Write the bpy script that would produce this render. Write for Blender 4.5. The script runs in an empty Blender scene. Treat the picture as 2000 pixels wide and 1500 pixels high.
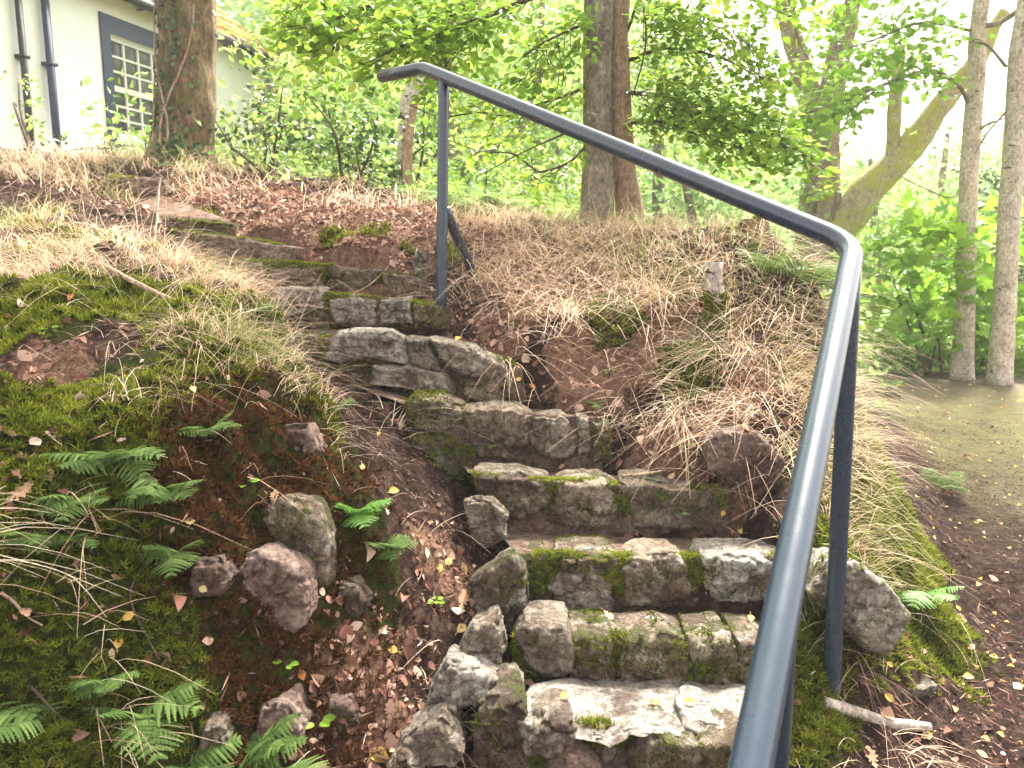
import bpy, math, random
import numpy as np
from mathutils import Vector, noise
from mathutils.bvhtree import BVHTree

random.seed(7)
rng = np.random.default_rng(11)
C = bpy.context.scene.collection
R = math.radians

# ------------------------------------------------------------------ camera
EYE = 1.25                      # eye height above the path (z = 0 is about the path)
PITCH = R(9.0)
FPX = 1540.0                    # focal length in pixels of a 2000 px wide picture
cam_d = bpy.data.cameras.new('camera')
cam_d.sensor_width = 36.0
cam_d.lens = FPX / 2000 * 36
cam_d.clip_start = 0.05
cam_d.clip_end = 2000
cam_d.dof.use_dof = True
cam_d.dof.focus_distance = 2.3
cam_d.dof.aperture_fstop = 6.3
cam = bpy.data.objects.new('camera', cam_d)
cam.location = (0, 0, EYE)
cam.rotation_euler = (R(90) - PITCH, 0, 0)
C.objects.link(cam)
bpy.context.scene.camera = cam

# ------------------------------------------------------------------ light
SUN_EL, SUN_AZ = R(52), R(28)   # azimuth clockwise from +Y
world = bpy.data.worlds.new('World')
bpy.context.scene.world = world
world.use_nodes = True
wn = world.node_tree
bg = wn.nodes['Background']
sky = wn.nodes.new('ShaderNodeTexSky')
sky.sky_type = 'NISHITA'
sky.sun_disc = False
sky.sun_elevation = SUN_EL
sky.sun_rotation = SUN_AZ
sky.air_density = 1.0
sky.dust_density = 4.0
sky.ozone_density = 0.6
# thin high cloud: most of the sky's blue is scattered to a warm white
bw = wn.nodes.new('ShaderNodeRGBToBW'); wn.links.new(sky.outputs[0], bw.inputs[0])
tint = wn.nodes.new('ShaderNodeMix'); tint.data_type = 'RGBA'; tint.blend_type = 'MULTIPLY'; tint.inputs[0].default_value = 1
wn.links.new(bw.outputs[0], tint.inputs[6]); tint.inputs[7].default_value = (1.06, .99, .93, 1)
cm = wn.nodes.new('ShaderNodeMix'); cm.data_type = 'RGBA'; cm.inputs[0].default_value = .82
wn.links.new(sky.outputs[0], cm.inputs[6]); wn.links.new(tint.outputs[2], cm.inputs[7])
wn.links.new(cm.outputs[2], bg.inputs[0])
bg.inputs[1].default_value = 0.13
sd = bpy.data.lights.new('sun', 'SUN')
sd.energy = 4.2
sd.angle = R(9)
sd.color = (1.0, 0.95, 0.86)
sun = bpy.data.objects.new('sun', sd)
dv = Vector((math.sin(SUN_AZ) * math.cos(SUN_EL), math.cos(SUN_AZ) * math.cos(SUN_EL), math.sin(SUN_EL)))
sun.rotation_euler = dv.to_track_quat('Z', 'Y').to_euler()
sun.location = (6, 12, 20)
C.objects.link(sun)
vs = bpy.context.scene.view_settings
vs.view_transform = 'Standard'
vs.look = 'None'
vs.exposure = 2.68
vs.gamma = 1.0
bpy.context.scene.cycles.max_bounces = 6
bpy.context.scene.cycles.transparent_max_bounces = 6
bpy.context.scene.cycles.diffuse_bounces = 4

# ------------------------------------------------------------------ helpers
CP, SP = math.cos(PITCH), math.sin(PITCH)
def ray(px, py):
    v = (750 - py) / FPX
    u = (px - 1000) / FPX
    return np.array([u, CP + v * SP, -SP + v * CP])
def W(px, py, Y):
    """real place of something seen at photo pixel (px,py) that stands Y metres ahead"""
    d = ray(px, py)
    return np.array([0, 0, EYE]) + d * (Y / d[1])

def lerp(a, b, t): return a + (b - a) * t
def unit(v): return v / np.maximum(np.linalg.norm(v, axis=-1, keepdims=True), 1e-9)

def hash3(ix, iy, iz, seed):
    n = (ix * 374761393 + iy * 668265263 + iz * 2147483647 + seed * 1274126177) & 0xFFFFFFFF
    n = ((n ^ (n >> 13)) * 1274126177) & 0xFFFFFFFF
    return ((n ^ (n >> 16)) & 0xFFFF) / 65535.0
def vnoise(p, seed=0):
    p = np.asarray(p, float)
    i = np.floor(p).astype(np.int64); f = p - i
    f = f * f * (3 - 2 * f)
    r = 0
    for dx in (0, 1):
        for dy in (0, 1):
            for dz in (0, 1):
                w = (f[:, 0] if dx else 1 - f[:, 0]) * (f[:, 1] if dy else 1 - f[:, 1]) * (f[:, 2] if dz else 1 - f[:, 2])
                r = r + w * hash3(i[:, 0] + dx, i[:, 1] + dy, i[:, 2] + dz, seed)
    return r
def fbm(p, scale, oct=4, seed=0, gain=.5):
    """fractal noise, about -1..1"""
    p = np.asarray(p, float) * scale
    a, s, t = 1.0, 0, 0
    for o in range(oct):
        s = s + a * (vnoise(p, seed + o) * 2 - 1); t += a
        a *= gain; p = p * 2.03 + 17.3
    return s / t

def tag(o, label=None, cat=None, group=None, kind=None):
    if label: o['label'] = label
    if cat: o['category'] = cat
    if group: o['group'] = group
    if kind: o['kind'] = kind
    return o
def empty(name, loc, label, cat, group=None):
    o = bpy.data.objects.new(name, None)
    o.empty_display_size = .1
    C.objects.link(o)
    o.location = [float(c) for c in loc]
    return tag(o, label, cat, group)

def mesh_data(name, V, Fs, mat, rnd=None, smooth=True, attrs=None):
    V = np.asarray(V, np.float32)
    me = bpy.data.meshes.new(name)
    Fs = [np.asarray(f, np.int32) for f in Fs if len(f)]
    me.vertices.add(len(V)); me.vertices.foreach_set('co', V.ravel())
    tot = sum(f.size for f in Fs)
    me.loops.add(tot)
    me.loops.foreach_set('vertex_index', np.concatenate([f.ravel() for f in Fs]))
    n = sum(len(f) for f in Fs)
    me.polygons.add(n)
    sizes = np.concatenate([np.full(len(f), f.shape[1], np.int32) for f in Fs])
    st = np.zeros(n, np.int32); st[1:] = np.cumsum(sizes)[:-1]
    me.polygons.foreach_set('loop_start', st)
    me.polygons.foreach_set('loop_total', sizes)
    me.polygons.foreach_set('use_smooth', np.full(n, smooth, bool))
    me.update(calc_edges=True)
    me.validate()
    attrs = dict(attrs or {})
    if rnd is not None: attrs['rnd'] = rnd
    for k, a in attrs.items():
        at = me.attributes.new(k, 'FLOAT', 'POINT')
        at.data.foreach_set('value', np.asarray(a, np.float32))
    for m in (mat if isinstance(mat, (list, tuple)) else [mat]): me.materials.append(m)
    return me
def obj(name, V, Fs, mat, parent=None, rnd=None, smooth=True, attrs=None, origin=None):
    V = np.asarray(V, float)
    if parent is not None:
        o0 = np.array(parent.location); V = V - o0
    elif origin is not None:
        V = V - np.asarray(origin)
    o = bpy.data.objects.new(name, mesh_data(name, V, Fs, mat, rnd, smooth, attrs))
    C.objects.link(o)
    if parent is not None: o.parent = parent
    elif origin is not None: o.location = [float(c) for c in origin]
    return o

class MB:
    """collects pieces into one mesh"""
    def __init__(s): s.V = []; s.F3 = []; s.F4 = []; s.r = []; s.n = 0
    def add(s, V, F3=None, F4=None, rnd=0.5):
        V = np.asarray(V, float)
        if F3 is not None and len(F3): s.F3.append(np.asarray(F3) + s.n)
        if F4 is not None and len(F4): s.F4.append(np.asarray(F4) + s.n)
        s.V.append(V); s.n += len(V)
        s.r.append(np.full(len(V), rnd) if np.isscalar(rnd) else np.asarray(rnd))
    def box(s, a, b, rot=None, rnd=.5):
        a = np.array(a, float); b = np.array(b, float)
        V = np.array([[x, y, z] for x in (a[0], b[0]) for y in (a[1], b[1]) for z in (a[2], b[2])])
        if rot is not None: V = rot(V)
        s.add(V, F4=[[0, 1, 3, 2], [4, 6, 7, 5], [0, 4, 5, 1], [2, 3, 7, 6], [0, 2, 6, 4], [1, 5, 7, 3]], rnd=rnd)
    def get(s):
        Fs = []
        if s.F3: Fs.append(np.concatenate(s.F3))
        if s.F4: Fs.append(np.concatenate(s.F4))
        return np.concatenate(s.V), Fs, np.concatenate(s.r)
    def build(s, name, mat, parent=None, smooth=True, origin=None):
        V, Fs, r = s.get()
        return obj(name, V, Fs, mat, parent, rnd=r, smooth=smooth, origin=origin)

def smooth_path(P, n):
    """Catmull-Rom through the points (any number of columns)"""
    P = np.asarray(P, float)
    if len(P) == 2:
        t = np.linspace(0, 1, n)[:, None]; return P[0] * (1 - t) + P[1] * t
    Q = np.vstack([2 * P[0] - P[1], P, 2 * P[-1] - P[-2]])
    out = []
    for t in np.linspace(0, len(P) - 1 - 1e-6, n):
        i = int(t); f = t - i
        a, b, c, d = Q[i:i + 4]
        out.append(.5 * (2 * b + (c - a) * f + (2 * a - 5 * b + 4 * c - d) * f * f + (3 * b - a - 3 * c + d) * f ** 3))
    return np.array(out)

def tube(path, rad, seg=12, cap=True, bump=0, bscale=4, seed=0, flare=None):
    """path (n,3), rad (n,) -> V, F3, F4"""
    path = np.asarray(path, float); n = len(path)
    rad = np.broadcast_to(np.asarray(rad, float), (n,))
    T = unit(np.gradient(path, axis=0))
    u = np.cross(T[0], [0.123, 0.99, 0.05]); u = u / np.linalg.norm(u)
    V = []
    ang = np.linspace(0, 2 * math.pi, seg, endpoint=False)
    for i in range(n):
        u = u - T[i] * u.dot(T[i]); u = u / np.linalg.norm(u)
        w = np.cross(T[i], u)
        r = rad[i] * np.ones(seg)
        if flare is not None: r = r * (1 + flare[i] * (0.6 + .5 * np.sin(ang * 5 + seed) + .3 * np.sin(ang * 3 + 2 * seed)))
        V.append(path[i] + (np.cos(ang) * r)[:, None] * u + (np.sin(ang) * r)[:, None] * w)
    V = np.concatenate(V)
    if bump:
        c = np.repeat(path, seg, axis=0)
        d = unit(V - c)
        V = V + d * (fbm(V * [1, 1, .45], bscale, 4, seed) * bump)[:, None]
    i = np.arange(n - 1)[:, None] * seg; j = np.arange(seg)[None, :]; k = (j + 1) % seg
    F4 = np.stack([i + j, i + k, i + seg + k, i + seg + j], -1).reshape(-1, 4)
    F3 = np.zeros((0, 3), int)
    if cap:
        V = np.vstack([V, path[0], path[-1]])
        a = n * seg
        jj = np.arange(seg); kk = (jj + 1) % seg
        F3 = np.concatenate([np.stack([kk, jj, np.full(seg, a)], -1),
                             np.stack([(n - 1) * seg + jj, (n - 1) * seg + kk, np.full(seg, a + 1)], -1)])
    return V, F3, F4

def basis(nrm, spin):
    """rotation matrices (n,3,3): local z -> nrm, local x turned by spin"""
    nrm = unit(np.asarray(nrm, float))
    ref = np.where(np.abs(nrm[:, 2:3]) < .9, np.array([[0, 0, 1.0]]), np.array([[1.0, 0, 0]]))
    a = unit(np.cross(ref, nrm)); b = np.cross(nrm, a)
    c, s = np.cos(spin)[:, None], np.sin(spin)[:, None]
    x = a * c + b * s; y = -a * s + b * c
    return np.stack([x, y, nrm], -1)
def inst(tV, tF, pos, Rm, sc):
    """many copies of one small shape in one mesh"""
    tV = np.asarray(tV, float); n, k = len(pos), len(tV)
    sc = np.asarray(sc, float)
    sc = sc[:, None, None] if sc.ndim == 1 else sc[:, None, :]
    V = np.einsum('nij,nkj->nki', Rm, tV[None] * sc) + pos[:, None, :]
    F = [(np.asarray(f)[None] + (np.arange(n) * k)[:, None, None]).reshape(-1, np.asarray(f).shape[1]) for f in tF]
    return V.reshape(-1, 3), F

# small leaf shapes, 1 m long along +y, root at 0
LEAF4 = (np.array([[0, 0, 0], [.3, .45, .08], [0, 1, 0], [-.3, .45, .08]]), [np.array([[0, 1, 2], [0, 2, 3]])])
LEAF = (np.array([[0, 0, 0], [.24, .2, .05], [.36, .5, .08], [.2, .8, .03], [0, 1, -.06], [-.2, .8, .03], [-.36, .5, .08], [-.24, .2, .05], [0, .5, -.02]]),
        [np.array([[0, 1, 8], [1, 2, 8], [2, 3, 8], [3, 4, 8], [4, 5, 8], [5, 6, 8], [6, 7, 8], [7, 0, 8]])])
_m = [(0, 0), (.16, -.06), (.5, .06), (.36, .2), (.58, .42), (.33, .45), (.3, .62), (.16, .6), (0, .98), (-.16, .6), (-.3, .62), (-.33, .45), (-.58, .42), (-.36, .2), (-.5, .06), (-.16, -.06)]
MAPLE = (np.array([[x, y, .06 * math.cos(5 * x) + (-.12 * (x * x + (y - .4) ** 2))] for x, y in _m] + [[0, .35, -.01]]),
         [np.array([[i, (i + 1) % 16, 16] for i in range(16)])])
_o = [(0, 0), (.05, .12), (.13, .18), (.07, .26), (.2, .36), (.12, .44), (.26, .55), (.15, .63), (.24, .76), (.12, .82), (.09, .96), (0, 1)]
_o = _o + [(-x, y) for x, y in _o[-2:0:-1]]
OAK = (np.array([[x * 1.1, y, .1 * x * x + .12 * (y - .5) ** 2] for x, y in _o] + [[0, .5, -.02]]),
       [np.array([[i, (i + 1) % len(_o), len(_o)] for i in range(len(_o))])])

# ------------------------------------------------------------------ materials
def ramp(nt, cols, pos=None, interp='LINEAR'):
    r = nt.nodes.new('ShaderNodeValToRGB')
    e = r.color_ramp.elements
    pos = pos or [i / (len(cols) - 1) for i in range(len(cols))]
    e[0].position = pos[0]; e[0].color = (*cols[0], 1)
    e[1].position = pos[-1]; e[1].color = (*cols[-1], 1)
    for c, p in zip(cols[1:-1], pos[1:-1]):
        x = e.new(p); x.color = (*c, 1)
    r.color_ramp.interpolation = interp
    return r
class NT:
    def __init__(s, name):
        s.m = bpy.data.materials.new(name); s.m.use_nodes = True
        s.t = s.m.node_tree; s.b = s.t.nodes['Principled BSDF']; s.out = s.t.nodes['Material Output']
        s.co = s.t.nodes.new('ShaderNodeNewGeometry').outputs['Position']
    def n(s, typ, **kw):
        x = s.t.nodes.new(typ)
        for k, v in kw.items(): setattr(x, k, v)
        return x
    def l(s, a, b): s.t.links.new(a, b)
    def noise(s, scale, detail=6, rough=.6, stretch=None, dist=0):
        x = s.n('ShaderNodeTexNoise'); x.inputs['Scale'].default_value = scale
        x.inputs['Detail'].default_value = detail; x.inputs['Roughness'].default_value = rough
        x.inputs['Distortion'].default_value = dist
        src = s.co
        if stretch:
            mp = s.n('ShaderNodeMapping'); mp.inputs['Scale'].default_value = stretch
            s.l(src, mp.inputs[0]); src = mp.outputs[0]
        s.l(src, x.inputs['Vector'])
        return x.outputs['Fac']
    def attr(s, name):
        x = s.n('ShaderNodeAttribute', attribute_name=name); return x.outputs['Fac']
    def ramp(s, fac, cols, pos=None):
        r = ramp(s.t, cols, pos); s.l(fac, r.inputs[0]); return r.outputs[0]
    def mix(s, fac, a, b, mode='MIX'):
        x = s.n('ShaderNodeMix', data_type='RGBA', blend_type=mode)
        for v, i in ((fac, 0), (a, 6), (b, 7)):
            if hasattr(v, 'links'): s.l(v, x.inputs[i])
            else: x.inputs[i].default_value = v if i == 0 else (*v, 1)
        return x.outputs[2]
    def math(s, op, a, b=0.0, clamp=False):
        x = s.n('ShaderNodeMath', operation=op, use_clamp=clamp)
        for v, i in ((a, 0), (b, 1)):
            if hasattr(v, 'links'): s.l(v, x.inputs[i])
            else: x.inputs[i].default_value = v
        return x.outputs[0]
    def step(s, v, lo, hi):
        x = s.n('ShaderNodeMapRange', interpolation_type='SMOOTHSTEP')
        s.l(v, x.inputs[0]); x.inputs[1].default_value = lo; x.inputs[2].default_value = hi
        return x.outputs[0]
    def bump(s, h, strength, dist):
        x = s.n('ShaderNodeBump'); x.inputs['Strength'].default_value = strength; x.inputs['Distance'].default_value = dist
        s.l(h, x.inputs['Height']); s.l(x.outputs[0], s.b.inputs['Normal'])
    def done(s, col, rough=.9, spec=.3):
        if col is not None:
            if hasattr(col, 'links'): s.l(col, s.b.inputs['Base Color'])
            else: s.b.inputs['Base Color'].default_value = (*col, 1)
        s.b.inputs['Roughness'].default_value = rough
        s.b.inputs['Specular IOR Level'].default_value = spec
        return s.m
    def translucent(s, col, k):
        t = s.n('ShaderNodeBsdfTranslucent'); s.l(col, t.inputs[0])
        x = s.n('ShaderNodeMixShader'); x.inputs[0].default_value = k
        s.l(s.b.outputs[0], x.inputs[1]); s.l(t.outputs[0], x.inputs[2]); s.l(x.outputs[0], s.out.inputs[0])

def leaf_mat(name, cols, k=.45, rough=.55, spec=.3, pos=None):
    s = NT(name)
    c = s.ramp(s.attr('rnd'), cols, pos)
    s.done(c, rough, spec); s.translucent(c, k)
    return s.m
def plain_mat(name, col, rough=.6, spec=.4, bumpk=0, bscale=40, var=.25, metal=0):
    s = NT(name)
    f = s.noise(bscale, 6)
    c = s.mix(f, tuple(x * (1 - var) for x in col), tuple(min(1, x * (1 + var)) for x in col))
    if bumpk: s.bump(f, bumpk, .01)
    s.b.inputs['Metallic'].default_value = metal
    return s.done(c, rough, spec)
def bark_mat(name, cols, vscale, stretch, moss=None, mossk=.55, patch=None, bump=.6):
    s = NT(name)
    f = s.noise(vscale, 8, .7, stretch, .5)
    c = s.ramp(f, cols, [.3, .5, .7] if len(cols) == 3 else None)
    if patch:
        p = s.step(s.noise(patch[1], 5, .7, patch[3] if len(patch) > 3 else None), patch[2], patch[2] + .06)
        c = s.mix(p, c, patch[0])
    c = s.mix(.8, c, s.ramp(s.noise(60, 8, .8, (1, 1, .5)), [(.1, .1, .1), (.5, .5, .5), (.93, .93, .93)], [.34, .5, .66]), 'OVERLAY')
    if moss:
        m = s.step(s.noise(5, 6, .7), 1 - mossk, 1 - mossk + .12)
        c = s.mix(m, c, moss)
    s.bump(s.math('ADD', f, s.math('MULTIPLY', s.noise(50, 8, .8, (1, 1, .4)), .5)), bump * 1.3, .04)
    return s.done(c, .9, .2)

def ground_mat(name, soilc=((.018, .009, .0075), (.06, .031, .024), (.17, .105, .08))):
    s = NT(name)
    soil = s.ramp(s.noise(22, 10, .7), list(soilc), [.32, .5, .7])
    moss = s.ramp(s.noise(30, 8, .7), [(.015, .018, .004), (.05, .06, .009), (.12, .13, .024)], [.3, .52, .75])  # moss base kept dark: shade between the tufts put into the colour
    grav = s.ramp(s.noise(60, 8, .7), [(.08, .06, .045), (.2, .155, .12), (.36, .3, .25)], [.3, .5, .7])
    pmoss = s.ramp(s.noise(9, 8, .7), [(.19, .165, .095), (.31, .29, .12)], [.35, .65])
    litter = s.ramp(s.noise(45, 8, .8), [(.1, .05, .03), (.3, .17, .11), (.5, .34, .23)], [.3, .5, .7])
    br = s.noise(7, 6, .7)
    def msk(a): return s.step(s.math('ADD', s.attr(a), s.math('MULTIPLY', s.math('SUBTRACT', br, .5), 1.1)), .42, .58)
    c = s.mix(msk('litter'), soil, litter)
    c = s.mix(msk('moss'), c, moss)
    c = s.mix(msk('gravel'), c, grav)
    c = s.mix(s.step(s.math('ADD', s.attr('pathmoss'), s.math('MULTIPLY', s.math('SUBTRACT', s.noise(2.5, 8, .8), .5), .9)), .1, .85), c, pmoss)
    c = s.mix(.8, c, s.ramp(s.noise(140, 6, .8), [(.1, .1, .1), (.5, .5, .5), (.95, .95, .95)], [.32, .5, .68]), 'OVERLAY')
    s.bump(s.noise(45, 12, .8), 1.0, .05)
    return s.done(c, .95, .1)
M_ground = ground_mat('ground')

def rock_mat(name, cols, mossk=.35, lich=.62, mosscol=(.075, .085, .015)):
    s = NT(name)
    f = s.noise(9, 12, .68, None, .6)
    c = s.ramp(f, cols, [.28, .46, .6, .78][:len(cols)] if len(cols) == 4 else [.3, .5, .75])
    f2 = s.noise(55, 8, .8)
    c = s.mix(.85, c, s.ramp(f2, [(.08, .08, .08), (.5, .5, .5), (.97, .97, .97)], [.34, .5, .66]), 'OVERLAY')
    li = s.step(s.noise(13, 10, .8), lich - .05, lich)
    c = s.mix(li, c, (.56, .56, .49))
    dirt = s.step(s.noise(6, 9, .8), .47, .60)
    c = s.mix(s.math('MULTIPLY', dirt, .82), c, (.085, .048, .032))
    oi = s.n('ShaderNodeObjectInfo')
    c = s.mix(.75, c, s.ramp(oi.outputs['Random'], [(.27, .25, .23), (.5, .48, .46), (.68, .68, .67)]), 'OVERLAY')
    g = s.n('ShaderNodeSeparateXYZ'); gn = s.n('ShaderNodeNewGeometry'); s.l(gn.outputs['Normal'], g.inputs[0])
    m = s.step(s.math('ADD', s.noise(7.5, 8, .8), s.math('MULTIPLY', g.outputs[2], .06)), 1 - mossk, 1 - mossk + .07)
    mc = s.ramp(s.noise(60, 5, .8), [tuple(x * .3 for x in mosscol), mosscol, tuple(x * 2.1 for x in mosscol)], [.3, .5, .7])
    c = s.mix(m, c, mc)
    v = s.n('ShaderNodeTexVoronoi', feature='DISTANCE_TO_EDGE'); v.inputs['Scale'].default_value = 6.5
    nn = s.n('ShaderNodeTexNoise'); nn.inputs['Scale'].default_value = 6; s.l(s.co, nn.inputs['Vector'])
    vm = s.n('ShaderNodeMix', data_type='RGBA'); vm.inputs[0].default_value = .35; s.l(s.co, vm.inputs[6]); s.l(nn.outputs['Color'], vm.inputs[7])
    s.l(vm.outputs[2], v.inputs['Vector'])
    cr = s.math('MINIMUM', s.math('MULTIPLY', v.outputs['Distance'], 6), .35)
    c = s.mix(s.math('MULTIPLY', s.math('SUBTRACT', 1, s.step(s.math('ADD', v.outputs['Distance'], s.math('MULTIPLY', f2, .03)), .012, .026)), s.math('MULTIPLY', s.step(s.noise(4, 3), .5, .6), .75)), c, (.035, .025, .02))
    h = s.math('ADD', s.math('MULTIPLY', f, 1.4), s.math('ADD', s.math('MULTIPLY', f2, .5), s.math('ADD', s.math('MULTIPLY', m, .35), s.math('MULTIPLY', cr, .5))))
    s.bump(h, 1.0, .05)
    return s.done(c, .85, .3)
M_stone = rock_mat('weathered_stone', [(.12, .08, .055), (.28, .215, .155), (.41, .34, .26), (.6, .54, .44)], .42, .60)
M_slab = rock_mat('grey_slab', [(.19, .145, .105), (.33, .28, .22), (.44, .39, .32), (.6, .55, .47)], .3, .66)
M_mossy = rock_mat('mossy_stone', [(.09, .06, .04), (.21, .155, .11), (.34, .28, .21), (.52, .47, .4)], .45, .60)
M_pale = rock_mat('pale_stone', [(.24, .20, .16), (.42, .38, .33), (.54, .50, .44), (.66, .63, .56)], .34, .66)
M_pink = rock_mat('reddish_stone', [(.16, .10, .075), (.31, .21, .17), (.42, .31, .27), (.54, .45, .41)], .3, .72)
M_conc = rock_mat('concrete', [(.10, .065, .045), (.23, .155, .115), (.34, .255, .2), (.5, .42, .34)], .3, .75)

M_moss = leaf_mat('moss', [(.03, .038, .004), (.12, .145, .013), (.26, .29, .03), (.42, .44, .075)], .35, .8, .1)
M_mossb = leaf_mat('brown_moss', [(.03, .012, .006), (.11, .045, .016), (.2, .12, .03)], .3, .8, .1)
M_drygrass = leaf_mat('dry_grass', [(.25, .13, .075), (.52, .34, .22), (.72, .54, .38), (.84, .74, .56)], .35, .7, .2)
M_grass = leaf_mat('green_grass', [(.13, .17, .04), (.30, .34, .11), (.52, .50, .25)], .4, .6, .3)
M_litter = leaf_mat('leaf_litter', [(.07, .03, .022), (.22, .10, .07), (.42, .25, .18), (.62, .46, .36)], .2, .8, .2)
M_crumb = leaf_mat('soil_crumbs', [(.02, .01, .008), (.07, .038, .03), (.26, .17, .13)], .0, .9, .2)
M_fern = leaf_mat('fern', [(.05, .10, .02), (.10, .17, .04), (.19, .27, .075)], .35, .7, .15)
M_fernb = leaf_mat('bright_fern', [(.10, .24, .04), (.2, .42, .07)], .45, .5, .4)
M_fernc = leaf_mat('bracken', [(.09, .16, .03), (.16, .26, .06), (.28, .38, .1)], .4, .7, .15)
M_beech = leaf_mat('beech_leaves', [(.09, .18, .015), (.19, .33, .03), (.32, .48, .06), (.48, .57, .1)], .55, .5, .3)
M_maple = leaf_mat('maple_leaves', [(.13, .26, .02), (.24, .42, .035), (.36, .55, .07)], .5, .5, .35)
M_dark = leaf_mat('holly_leaves', [(.02, .042, .013), (.055, .10, .028), (.12, .2, .05)], .25, .35, .5)
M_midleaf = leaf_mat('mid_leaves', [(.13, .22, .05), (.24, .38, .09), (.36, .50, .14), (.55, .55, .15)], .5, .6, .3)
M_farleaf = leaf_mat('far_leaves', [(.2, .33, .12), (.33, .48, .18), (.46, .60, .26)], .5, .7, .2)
M_yellow = leaf_mat('yellow_leaf', [(.62, .38, .06), (.74, .52, .14), (.82, .66, .32)], .3, .6, .3)
M_orange = leaf_mat('orange_leaf', [(.5, .16, .05), (.66, .28, .1)], .3, .6, .3)
M_tan = leaf_mat('tan_leaf', [(.5, .3, .17), (.72, .5, .32)], .25, .7, .3)

M_bark_ivy = bark_mat('ridged_brown_bark', [(.06, .04, .022), (.2, .14, .08), (.36, .28, .17)], 16, (1, 1, .4), (.13, .13, .035), .44)
M_bark_dark = bark_mat('dark_smooth_bark', [(.08, .065, .05), (.19, .16, .12), (.3, .26, .2)], 8, (1, 1, .7), (.08, .09, .03), .36, ((.42, .41, .37), 11, .62, (1, 1, 2.2)), .25)
M_bark_tan = bark_mat('tan_smooth_bark', [(.15, .10, .065), (.27, .185, .125), (.34, .25, .175)], 6, (1, 1, .6), None, 0, ((.5, .45, .38), 26, .67, (1, 1, 2.5)), .15)
M_bark_pale = bark_mat('pale_bark', [(.3, .25, .19), (.52, .45, .37), (.66, .59, .5)], 11, (1, 1, .8), None, 0, ((.07, .05, .035), 8, .60, (1, 1, 5)), .5)
M_bark_mossy = bark_mat('mossy_flaking_bark', [(.14, .10, .07), (.30, .24, .19), (.45, .38, .31)], 12, (1, 1, .4), (.26, .26, .04), .5)
M_bark_moss2 = bark_mat('moss_covered_bark', [(.3, .25, .16), (.42, .36, .25), (.55, .5, .35)], 12, (1, 1, .6), (.42, .42, .11), .54)
M_bark_birch = bark_mat('birch_bark', [(.3, .24, .2), (.5, .44, .38), (.62, .57, .5)], 6, (1, 1, 2), None, 0, ((.03, .025, .02), 9, .56, (1, 1, 2.5)), .3)
M_twig = bark_mat('twig_bark', [(.04, .025, .018), (.09, .06, .04), (.15, .11, .08)], 20, (1, 1, .5), None, 0, None, .3)
M_deadwood = bark_mat('dead_wood', [(.2, .12, .08), (.38, .26, .18), (.5, .38, .28)], 20, (1, 1, .4), None, 0, None, .4)

# ------------------------------------------------------------------ terrain: one height field fitted to surveyed points
CT = [  # gully beside the steps
 (640,745,2.95),(720,850,2.65),(800,950,2.42),(860,1060,2.17),(830,1150,2.0),(780,1250,1.85),(750,1350,1.72),(740,1450,1.62),(700,1560,1.5),
 (570,650,3.12),(705,765,2.83),(660,745,2.92),(752,787,2.74),(690,805,2.78),(745,855,2.60),(785,885,2.53),
 # right shoulder of the left mound and its face
 (530,640,2.72),(585,760,2.36),(625,850,2.18),(665,960,2.02),(690,1100,1.88),(650,1250,1.74),(600,1400,1.60),(600,1520,1.5),
 (450,620,2.65),(450,700,2.22),(300,690,2.12),(150,690,2.05),(0,690,2.0),(520,780,2.12),(450,820,1.92),(300,820,1.80),(150,820,1.74),(0,820,1.70),
 (560,950,1.90),(450,950,1.76),(550,1100,1.78),(450,1080,1.68),(300,1000,1.60),(100,1000,1.54),(520,1220,1.66),(350,1200,1.51),(150,1200,1.42),(0,1200,1.37),
 (450,1400,1.50),(250,1400,1.42),(50,1400,1.33),(300,1560,1.35),(0,1560,1.25),(-200,1200,1.28),(-200,820,1.62),(-200,560,2.4),
 (0,560,2.8),(150,560,2.75),(300,560,2.75),(450,560,2.95),(380,510,3.25),(0,450,3.5),(250,450,3.5),(-150,420,3.6),
 (150,370,4.3),(60,350,4.3),(0,290,5.6),(120,300,5.6),(250,315,5.6),(330,345,4.9),(300,420,4.05),(310,390,4.5),(-300,260,6),
 # litter slope above the steps
 (450,400,4.5),(450,450,4.0),(600,450,3.85),(620,500,3.6),(550,420,4.3),(700,460,3.9),(800,520,3.55),(950,490,3.75),(930,560,3.4),(870,610,3.2),
 (500,355,5.1),(650,385,4.9),(800,400,4.6),(950,430,4.4),(1150,440,4.35),(1250,450,4.15),(1400,470,3.85),(1480,480,3.75),(1560,520,3.45),(1600,570,3.3),
 # right bank
 (1100,530,3.6),(1250,560,3.3),(1400,570,3.2),(1400,650,3.0),(1250,650,3.05),(1100,620,3.2),(980,650,3.15),(1050,720,2.95),(1150,780,2.82),
 (1250,740,2.92),(1250,860,2.64),(1300,910,2.52),(1370,780,2.75),(1500,700,2.85),(1550,800,2.65),(1450,860,2.52),(1500,950,2.36),(1430,1000,2.25),
 (1560,1050,2.15),(1610,950,2.45),(1610,700,3.0),(1620,1120,2.05),(1700,1000,2.5),(1690,1130,2.15),(1750,960,2.9),(1780,1100,2.45),
 (1612,650,3.4),(1650,750,3.4),(1680,815,3.7),(1730,890,3.8),(1785,975,3.6),(1815,1070,3.0),(1830,1160,2.6),(1785,1255,2.25),
 (1620,1330,1.9),(1560,1250,1.9),(1550,1450,1.72),(1600,1560,1.6),(1660,1450,1.75),(1700,1330,1.95),(1540,1180,2.0),(1000,1600,1.5),(1300,1600,1.5),
]
CP3 = [W(a, b, y) for a, b, y in CT]
def step_c(px, py, Y, dz=-.05):
    p = W(px, py, Y); p[2] += dz; return p
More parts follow.
